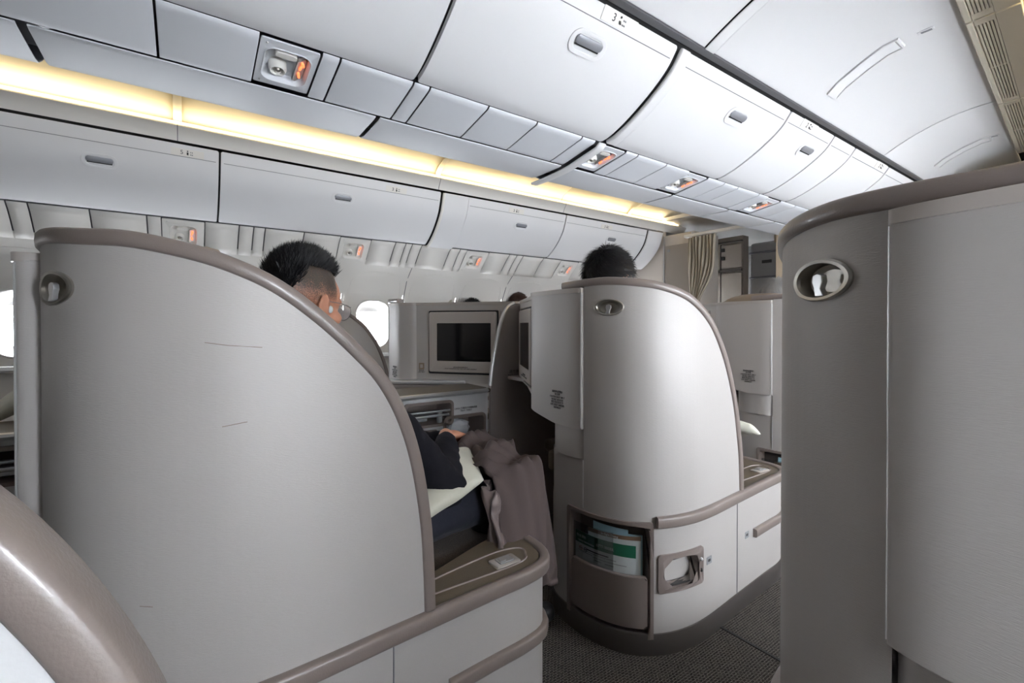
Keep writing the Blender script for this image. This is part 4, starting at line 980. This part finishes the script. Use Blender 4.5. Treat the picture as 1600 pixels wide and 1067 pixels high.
# --- the man in the near left pod
H1 = Vector((.625, .285, 1.238)); yawh = math.atan2(.53, .85)
T1 = Matrix.Translation(H1) @ Matrix.Rotation(yawh, 4, 'Z') @ Matrix.Rotation(math.radians(-6), 4, 'X'); S1 = 1.12
Ti = T1.inverted()
bd = MB(); headprims(bd, T1, S1, .02)
sh_r, sh_l = Vector((.79, .38, .99)), Vector((.40, .34, .98)); el_r = Vector((.80, .67, .655)); wr_r = Vector((.50, .815, .745))
el_l = Vector((.36, .62, .70)); wr_l = Vector((.42, .86, .70))
bd.capsule((.6, .28, 1.05), .075, (.6, .30, .94), .12)
bd.capsule(sh_r, .055, el_r, .042); bd.capsule(el_r, .042, wr_r, .027); bd.capsule(sh_l, .055, el_l, .042); bd.capsule(el_l, .042, wr_l, .027)
bd.capsule(sh_l, .07, sh_r, .07); bd.capsule((.6, .30, .95), .15, (.6, .30, .62), .15)
for s_ in (-1, 1):
    bd.capsule((.6+s_*.09, .36, .56), .085, (.6+s_*.11, .86, .56), .06); bd.capsule((.6+s_*.11, .86, .56), .058, (.6+s_*.10, 1.0, .12), .042); bd.capsule((.6+s_*.10, .98, .06), .035, (.6+s_*.10, 1.12, .045), .03)
hd = (wr_r-el_r).normalized()
for wr, sx in ((wr_r, 1), (wr_l, -1)):
    fwd = Vector((-.35*sx, .80, -.12)).normalized() if sx > 0 else Vector((.3, .85, -.1)).normalized()
    side = Vector((fwd.y, -fwd.x, 0)).normalized(); dn = Vector((0, 0, -1))
    pc = wr+fwd*.045
    bd.ellip(pc, (.038, .048, .017), Matrix((side, fwd, Vector((0, 0, 1)))).transposed(), 14, 10)
    for k in range(4):
        b = pc+side*(-.028+.0187*k)+fwd*.038; Lf = (.030, .036, .034, .026)[k]
        d1 = (fwd+dn*.25).normalized(); d2 = (fwd*.75+dn*.8).normalized(); d3 = (fwd*.35+dn).normalized()
        p1 = b+d1*Lf; p2 = p1+d2*Lf*.8; p3 = p2+d3*Lf*.55
        finger(bd, [b-fwd*.01, p1, p2, p3], [.0092, .0088, .0080, .0068])
    tb_ = pc-side*.030*sx*1-fwd*.015; finger(bd, [tb_, tb_-side*.022*sx+fwd*.018+dn*.008, tb_-side*.026*sx+fwd*.044+dn*.016], [.012, .0105, .0085])
def stub(co):
    p = Ti @ co/S1
    if p.length > .2 or p.z < -.075: return 0
    if abs(p.x) > .081 and p.z < .02 and -.04 < p.y < .02: return 0
    f = min(1, max(0, (p.z+.045+(.02 if p.y < -.03 else -.015 if p.y > 0 else 0))/.05))
    if p.y > .045: f *= max(0, 1-(p.y-.045)/.015)
    return f*min(1.35, .80+max(0, p.z+.01)*9)
man = remesh('passenger', bd, 'skin', .0055, 3, attr=stub)
tag(man, 'person with a spiky black undercut, glasses and black sleeves, pillow on the lap', 'person')
cond1 = lambda p: max(p.z-(.088-.28*max(0, p.y-.05)), (-.052-(.088-p.z)*.55-p.y))
hairdo(T1, S1, man, 'hair', cond1, lambda p, n: Vector((0, .25, .65)), lambda p: .020+.012*max(0, p.z*8), 9000, .0009, 1.05, 3, .8)
sv = MB()
sv.capsule(sh_r, .077, el_r, .062); sv.capsule(el_r, .062, el_r.lerp(wr_r, .88), .040); sv.capsule(sh_l, .077, el_l, .06); sv.capsule(el_l, .06, el_l.lerp(wr_l, .88), .040)
sv.capsule(sh_l, .09, sh_r, .09); sv.capsule((.6, .30, .95), .175, (.6, .31, .60), .175); sv.capsule((.6, .26, 1.05), .07, (.6, .27, .95), .10)
so = remesh('sweater', sv, 'blackcloth', .010, 3, parent=man)
for v in so.data.vertices:
    c = v.co; k = noise.noise(c*14)*.010+noise.noise(Vector((c.x*6, c.y*30, c.z*30)))*.006; v.co += v.normal*k
tv = MB()
for s_ in (-1, 1):
    tv.capsule((.6+s_*.09, .34, .555), .105, (.6+s_*.11, .86, .555), .082); tv.capsule((.6+s_*.11, .86, .55), .08, (.6+s_*.10, .99, .14), .062)
tv.capsule((.5, .34, .57), .11, (.7, .34, .57), .11)
to = remesh('trousers', tv, 'navy', .010, 3, parent=man)
for v in to.data.vertices:
    c = v.co; k = noise.noise(Vector((c.x*20, c.y*9, c.z*20)))*.014; v.co += v.normal*k
shv = MB()
for s_ in (-1, 1): shv.capsule((.6+s_*.10, .96, .045), .045, (.6+s_*.10, 1.15, .04), .038)
remesh('shoes', shv, 'black', .008, 3, parent=man)
def HT(*p): return T1 @ (Vector(p)*S1)
gl = MB(); gl.tube([HT(.090, -.030, -.012), HT(.090, -.010, .0), HT(.083, .05, .002), HT(.070, .098, -.002)], .0012, 6)
gl.tube([HT(-.090, -.030, -.012), HT(-.090, -.010, .0), HT(-.083, .05, .002), HT(-.070, .098, -.002)], .0012, 6)
for s_ in (-1, 1): gl.tube([HT(s_*(.037+.030*math.cos(a)), .108-.006*abs(math.cos(a)), -.014+.022*math.sin(a)) for a in [2*PI*k/24 for k in range(25)]], .0014, 6)
gl.tube([HT(-.008, .108, -.008), HT(.008, .108, -.008)], .0012, 6)
go = build('glasses', gl, 'rail', man)
ln = MB()
for s_ in (-1, 1): ln.add([HT(s_*(.037+.029*math.cos(a)), .107-.006*abs(math.cos(a)), -.014+.021*math.sin(a)) for a in [2*PI*k/20 for k in range(20)]], [tuple(range(20))])
build('lens', ln, 'lens', go, sharp=180)
eb = MB(); eb.ellip(HT(.0905, .002, -.020), (.008, .008, .011)); build('earbud', eb, 'paper', man)

def simple_person(name, Hc, yaw_, sc, hairmat, label, cond, comb, length, count, seed, cloth='blackcloth', lift=.3, width=.0013, cap=1.10, tilt=0):
    T = Matrix.Translation(Hc) @ Matrix.Rotation(yaw_, 4, 'Z') @ Matrix.Rotation(tilt, 4, 'X')
    b = MB(); headprims(b, T, sc, .03); x, y, z = Hc
    b.capsule((x-.17, y-.0, z-.30), .06, (x+.17, y, z-.30), .06); b.capsule((x, y, z-.33), .13, (x, y+.02, z-.70), .13)
    for s_ in (-1, 1):
        b.capsule((x+s_*.20, y, z-.31), .05, (x+s_*.21, y+.12, z-.58), .04); b.capsule((x+s_*.21, y+.12, z-.58), .04, (x+s_*.12, y+.36, z-.62), .028)
        b.ellip((x+s_*.105, y+.41, z-.63), (.035, .05, .02))
        for k in range(4): finger(b, [Vector((x+s_*(.085+.016*k), y+.44, z-.63)), Vector((x+s_*(.082+.016*k), y+.475, z-.64)), Vector((x+s_*(.08+.016*k), y+.49, z-.665))], [.009, .0085, .0075])
        finger(b, [Vector((x+s_*.07, y+.40, z-.63)), Vector((x+s_*.05, y+.43, z-.635))], [.011, .009])
        b.capsule((x+s_*.09, y+.10, .56), .08, (x+s_*.1, y+.55, .55), .06); b.capsule((x+s_*.1, y+.55, .55), .055, (x+s_*.1, y+.62, .08), .04)
    o = remesh(name, b, 'skin', .008, 3, attr=lambda c: 0)
    tag(o, label, 'person')
    hairdo(T, sc, o, hairmat, cond, comb, length, count, width, cap, seed, lift)
    c = MB(); c.capsule((x-.17, y, z-.30), .085, (x+.17, y, z-.30), .085); c.capsule((x, y, z-.33), .16, (x, y+.02, z-.72), .16)
    for s_ in (-1, 1): c.capsule((x+s_*.20, y, z-.31), .068, (x+s_*.21, y+.12, z-.58), .055); c.capsule((x+s_*.21, y+.12, z-.58), .055, (x+s_*.13, y+.33, z-.62), .04)
    remesh('shirt', c, cloth, .014, 3, parent=o)
    c = MB()
    for s_ in (-1, 1): c.capsule((x+s_*.09, y+.05, .56), .10, (x+s_*.1, y+.55, .55), .08); c.capsule((x+s_*.1, y+.55, .55), .075, (x+s_*.1, y+.62, .10), .06)
    remesh('trousers', c, 'navy', .014, 3, parent=o)
    return o
condfull = lambda p: max(p.z-.02-.25*max(0, p.y-.02), -p.y-.035 if p.z > -.06 else -1)
def whorl(p, n):
    d = Vector((p.x-.01, p.y+.05, 0)); tdir = Vector((-d.y, d.x, 0))
    g = (d*1.0+tdir*.5); g = g.normalized() if g.length > .001 else Vector((0, 1, 0)); g.z = -.35
    return (g-n*g.dot(n)).normalized()*1.0
simple_person('passenger', Vector((.62, 1.60, 1.37)), .12, 1.14, 'hair_dark', 'person with tousled black hair whose head tops the middle pod', condfull, whorl, lambda p: .045, 7000, 5, lift=.45, width=.0011)
simple_person('passenger', Vector((.615, 3.22, 1.325)), .1, 1.12, 'hair_grey', 'person with grey hair whose head tops the far pod', condfull, whorl, lambda p: .05, 3500, 8, lift=.15, width=.0016)
simple_person('passenger', Vector((-2.10, 3.06, 1.385)), .2, 1.1, 'hair_brown', 'person with chestnut hair showing just above the pod joint left of the middle pod', condfull, whorl, lambda p: .04, 2000, 11, lift=.3, width=.002)
simple_person('passenger', Vector((-1.95, 2.37, 1.285)), .1, 1.05, 'hair_dark', 'person barely showing, a small dark hair tuft above the black monitor', condfull, lambda p, n: Vector((.3, 0, .6)), lambda p: .03, 1500, 12, lift=.6, width=.002)

# ================================================================== SOFT THINGS AND SMALL THINGS
# pillow on the lap
def pillow(name, corners, thick, label, m='cream', seed=2, puff=.5):
    c = [Vector(q) for q in corners]; ctr = sum(c, Vector())/4; t = empty(name, ctr) if False else None
    n = 22; top = []; bot = []
    nr = (c[1]-c[0]).cross(c[3]-c[0]).normalized()
    if nr.z < 0: nr = -nr
    for i in range(n+1):
        r1 = []; r2 = []
        for j in range(n+1):
            u, v = i/n, j/n; p = c[0]*(1-u)*(1-v)+c[1]*u*(1-v)+c[2]*u*v+c[3]*(1-u)*v
            e = (max(0, 4*u*(1-u))**.45)*(max(0, 4*v*(1-v))**.45)
            pin = 1-.05*(1-e); p = ctr+(p-ctr)*pin
            wv = noise.noise(p*9+Vector((seed, 0, 0)))*.012+noise.noise(Vector((p.x*30, p.y*12, seed)))*.004
            r1.append(p+nr*(thick*e*.5+wv)); r2.append(p-nr*(thick*e*.5-wv))
        top.append(r1); bot.append(r2)
    mb = MB(); mb.grid([[q-ctr for q in r] for r in top]); mb.grid([[q-ctr for q in r] for r in bot])
    o = build(name, mb, m, sharp=180); o.location = ctr; o.modifiers.new('s', 'SUBSURF').render_levels = 1
    return o
tag(pillow('pillow', [(.55, .90, .70), (.83, .80, .665), (.955, .45, .62), (.60, .50, .68)], .085, 'x'), 'cream pillow lying across the lap of the man in black', 'pillow')
tag(pillow('pillow', [(.80, 2.02, .72), (1.0, 2.13, .71), (1.02, 2.20, .66), (.78, 2.30, .66)], .06, 'x', 'cream', 5), 'corner of a white pillow poking out beside the middle pod wing', 'pillow')
tag(pillow('pillow', [(-.38, -.62, .80), (-.30, -.40, .98), (-.62, -.40, .98), (-.62, -.66, .80)], .07, 'x', 'cream', 9), 'cream pillow at the left edge below the window', 'pillow')
tag(pillow('pillow', [(-2.28, 2.19, 1.325), (-2.12, 2.19, 1.325), (-2.14, 2.24, 1.435), (-2.27, 2.24, 1.435)], .05, 'x', 'cream', 12), 'small cream cushion sticking up above the left end of the monitor pod', 'cushion')
mb = MB(); rows = []
for i in range(13):
    rows.append([(-.62+.40*j/12, -.75+.42*i/12, .70+.10*math.sin(PI*i/12)**.5*math.sin(PI*j/12)**.5+.01*noise.noise(Vector((i*.6, j*.6, 0)))) for j in range(13)])
mb.grid(rows); tag(build('folded_blanket', mb, 'hair_brown', solid=.02, sharp=180), 'dark brown folded cloth under the cream pillow at the left edge', 'blanket')
# blanket over the knees
bl = MB(); rows = []
NU, NV = 60, 54
for i in range(NU+1):
    u = i/NU; r = []
    for j in range(NV+1):
        v = j/NV       # v: near side (drop toward aisle) .. far side
        y = .80+.28*u
        x = .965-.73*v
        # arch over both knees
        a = (x-.63)/.34
        z = .715-.07*abs(a)**2.4-.05*max(0, (y-1.0)/.2)**2
        drop = max(0, x-.845); z -= 5.5*drop**1.3 if drop > 0 else 0
        if y > 1.02: z -= (y-1.02)*4.5
        fold = noise.noise(Vector((x*7, y*4, 1)))*.026+.007*math.sin((y*1.6-x)*60+4*noise.noise(Vector((x*6, y*6, 2))))+noise.noise(Vector(((x+y*.6)*22, (y-x)*4, 3)))*.012+.010*math.sin((x*1.2+y*.55)*46+3*noise.noise(Vector((x*5, y*5, 7))))
        z = max(.34, z+fold*1.4-.03*max(0, 1-u*3))
        y2 = y if x < .72 else .80+(y-.80)*(1-.3*min(1, (x-.72)/.24)**2)
        r.append((x, y2+.012*math.sin(x*24), z))
    rows.append(r)
bl.grid(rows)
bo = build('blanket', bl, 'blanket', solid=.012, sharp=180); tag(bo, 'mauve brown blanket heaped over the knees of the man in black', 'blanket')
sl = MB(); rows = []
for i in range(30):
    u = i/29; rows.append([(.80+.075*v/8+.10*u+.010*math.sin(u*14+v), .80+.02*math.sin(v*1.3+u*3), .655-.24*u+.008*math.sin(v*2.2+u*9)-.03*v/8) for v in range(9)])
sl.grid(rows); build('satin_border', sl, 'satin', bo, solid=.008, sharp=180, label='shiny pale folded satin border')
# seat belt strap on the near seat edge
# plastic bag in the cubby
mb = MB(); mb.ellip((0, 0, 0), (.055, .075, .048), None, 26, 18)
mb.v = [tuple(Vector(v)*(1+.28*noise.noise(Vector(v)*28)+.12*noise.noise(Vector(v)*70))) for v in mb.v]
o = build('plastic_bag', mb, 'plastic_bag', sharp=25); o.location = (-.155, 1.215, .608); tag(o, 'crumpled clear plastic bag stuffed in the console cubby', 'bag')
# literature in the pockets
def literature(pod_, dy, names):
    def P(q, z, d): x, y, nx, ny = plan(q); return Vector((x+nx*d, y+ny*d+dy, z))
    def sheet(nm, q0, q1, z0, z1, d, tilt, m, parent=None, th=.0015, off=0):
        mb = MB(); n = 10
        A = [P(q0+(q1-q0)*k/n, z0+tilt*(k/n), d) for k in range(n+1)]; B = [P(q0+(q1-q0)*k/n, z1+tilt*(k/n), d) for k in range(n+1)]
        A2 = [P(q0+(q1-q0)*k/n, z0+tilt*(k/n), d-th) for k in range(n+1)]; B2 = [P(q0+(q1-q0)*k/n, z1+tilt*(k/n), d-th) for k in range(n+1)]
        mb.grid([A, B]); mb.grid([A2, B2]); mb.grid([A, A2]); mb.grid([B, B2]); mb.grid([[A[0], A2[0]], [B[0], B2[0]]]); mb.grid([[A[-1], A2[-1]], [B[-1], B2[-1]]])
        return build(nm, mb, m, parent, sharp=60)
    c = sheet('safety_card', -.058, .205, .135, .378, -.016, .0, 'paper'); tag(c, names[0], 'safety card')
    sheet('green_header', -.058, .205, .334, .378, -.0155, .0, 'green', c)
    for k, (q0, q1, z, h) in enumerate(((.0, .10, .318, .004), (.0, .13, .311, .002), (-.04, .03, .304, .002), (.03, .17, .300, .002), (.04, .07, .290, .003), (.085, .12, .289, .003), (.03, .17, .270, .003), (.05, .17, .262, .002), (.05, .15, .255, .002))):
        sheet('print_line', q0, q1, z, z+h, -.0153, 0, 'ink_light' if k else 'ink', c, .0006)
    for k, q in enumerate((-.028, -.004)):
        mb = MB(); ring = [[P(q+r*math.cos(a), .316+r*math.sin(a), -.0150) for a in [2*PI*j/16 for j in range(16)]] for r in (.0085, .0062)]; mb.loft(ring, True, False, False); build('symbol_ring', mb, 'red_ink' if k == 0 else 'ink', c)
        sheet('symbol_bar', q-.005, q+.005, .3145, .3175, -.0150, 0, 'ink', c, .0005)
    for q in (-.04, -.025, -.010, .005):
        mb = MB(); mb.add([P(q+.004*math.cos(a), .232+.004*math.sin(a)+.0, -.0150) for a in [2*PI*j/10 for j in range(10)]], [tuple(range(10))]); build('icon_dot', mb, 'ink', c)
    for body, q, z, sz in (('Safety Instruction', .0, .345, .011), ('B777-300ER', .085, .352, .014), ('安全須知', -.025, .361, .012)):
        x, y, nx, ny = plan(q); tx, ty = -ny, nx
        text('lettering', body, sz, frame(P(q, z, -.0145), (tx, ty, 0), (0, 0, 1)), 'paper', c)
    b = sheet('brochure', .0, .225, .15, .402, -.026, .006, 'paper'); tag(b, names[1], 'brochure')
    sheet('brown_band', .0, .225, .388, .402, -.0255, .006, 'brown_paper', b)
    text('lettering', 'In-flight Dining', .011, frame(P(.10, .398, -.0245), (-plan(.1)[3], plan(.1)[2], 0), (0, 0, 1)), 'paper', b)
    l = sheet('leaflet', .02, .175, .15, .430, -.034, -.004, 'blue_paper'); tag(l, names[2], 'leaflet')
    l = sheet('magazine', .10, .236, .14, .408, -.041, -.002, 'blue_paper', th=.006); tag(l, names[3], 'magazine')
    p = sheet('plastic_sleeve', -.064, .12, .14, .412, -.011, .004, 'clear', th=.0008); tag(p, names[4], 'sleeve')
literature(podM, 1.24, ['green-topped safety card in the middle pod pocket', 'brochure with a brown band behind the safety card in the middle pod pocket', 'pale blue leaflet sticking up highest in the middle pod pocket', 'blue-edged magazine at the right end of the middle pod pocket', 'clear plastic sleeve at the left of the middle pod pocket'])
literature(podF, 2.69, ['green-topped safety card in the far pod pocket', 'brochure with a brown band in the far pod pocket', 'pale blue leaflet sticking up in the far pod pocket', 'blue-edged magazine in the far pod pocket, mostly hidden', 'clear plastic sleeve in the far pod pocket'])
# scuffs on the big pod, part of its shell
for pts in ([(.404, 1.139), (.44, 1.133), (.495, 1.128)], [(.43, .985), (.47, .99)], [(.305, .684), (.325, .680)]):
    mb = MB(); mb.tube([podL.P(q, z, .0002) for q, z in pts], .0007, 5); podL.add('scuff', mb, 'scuff')
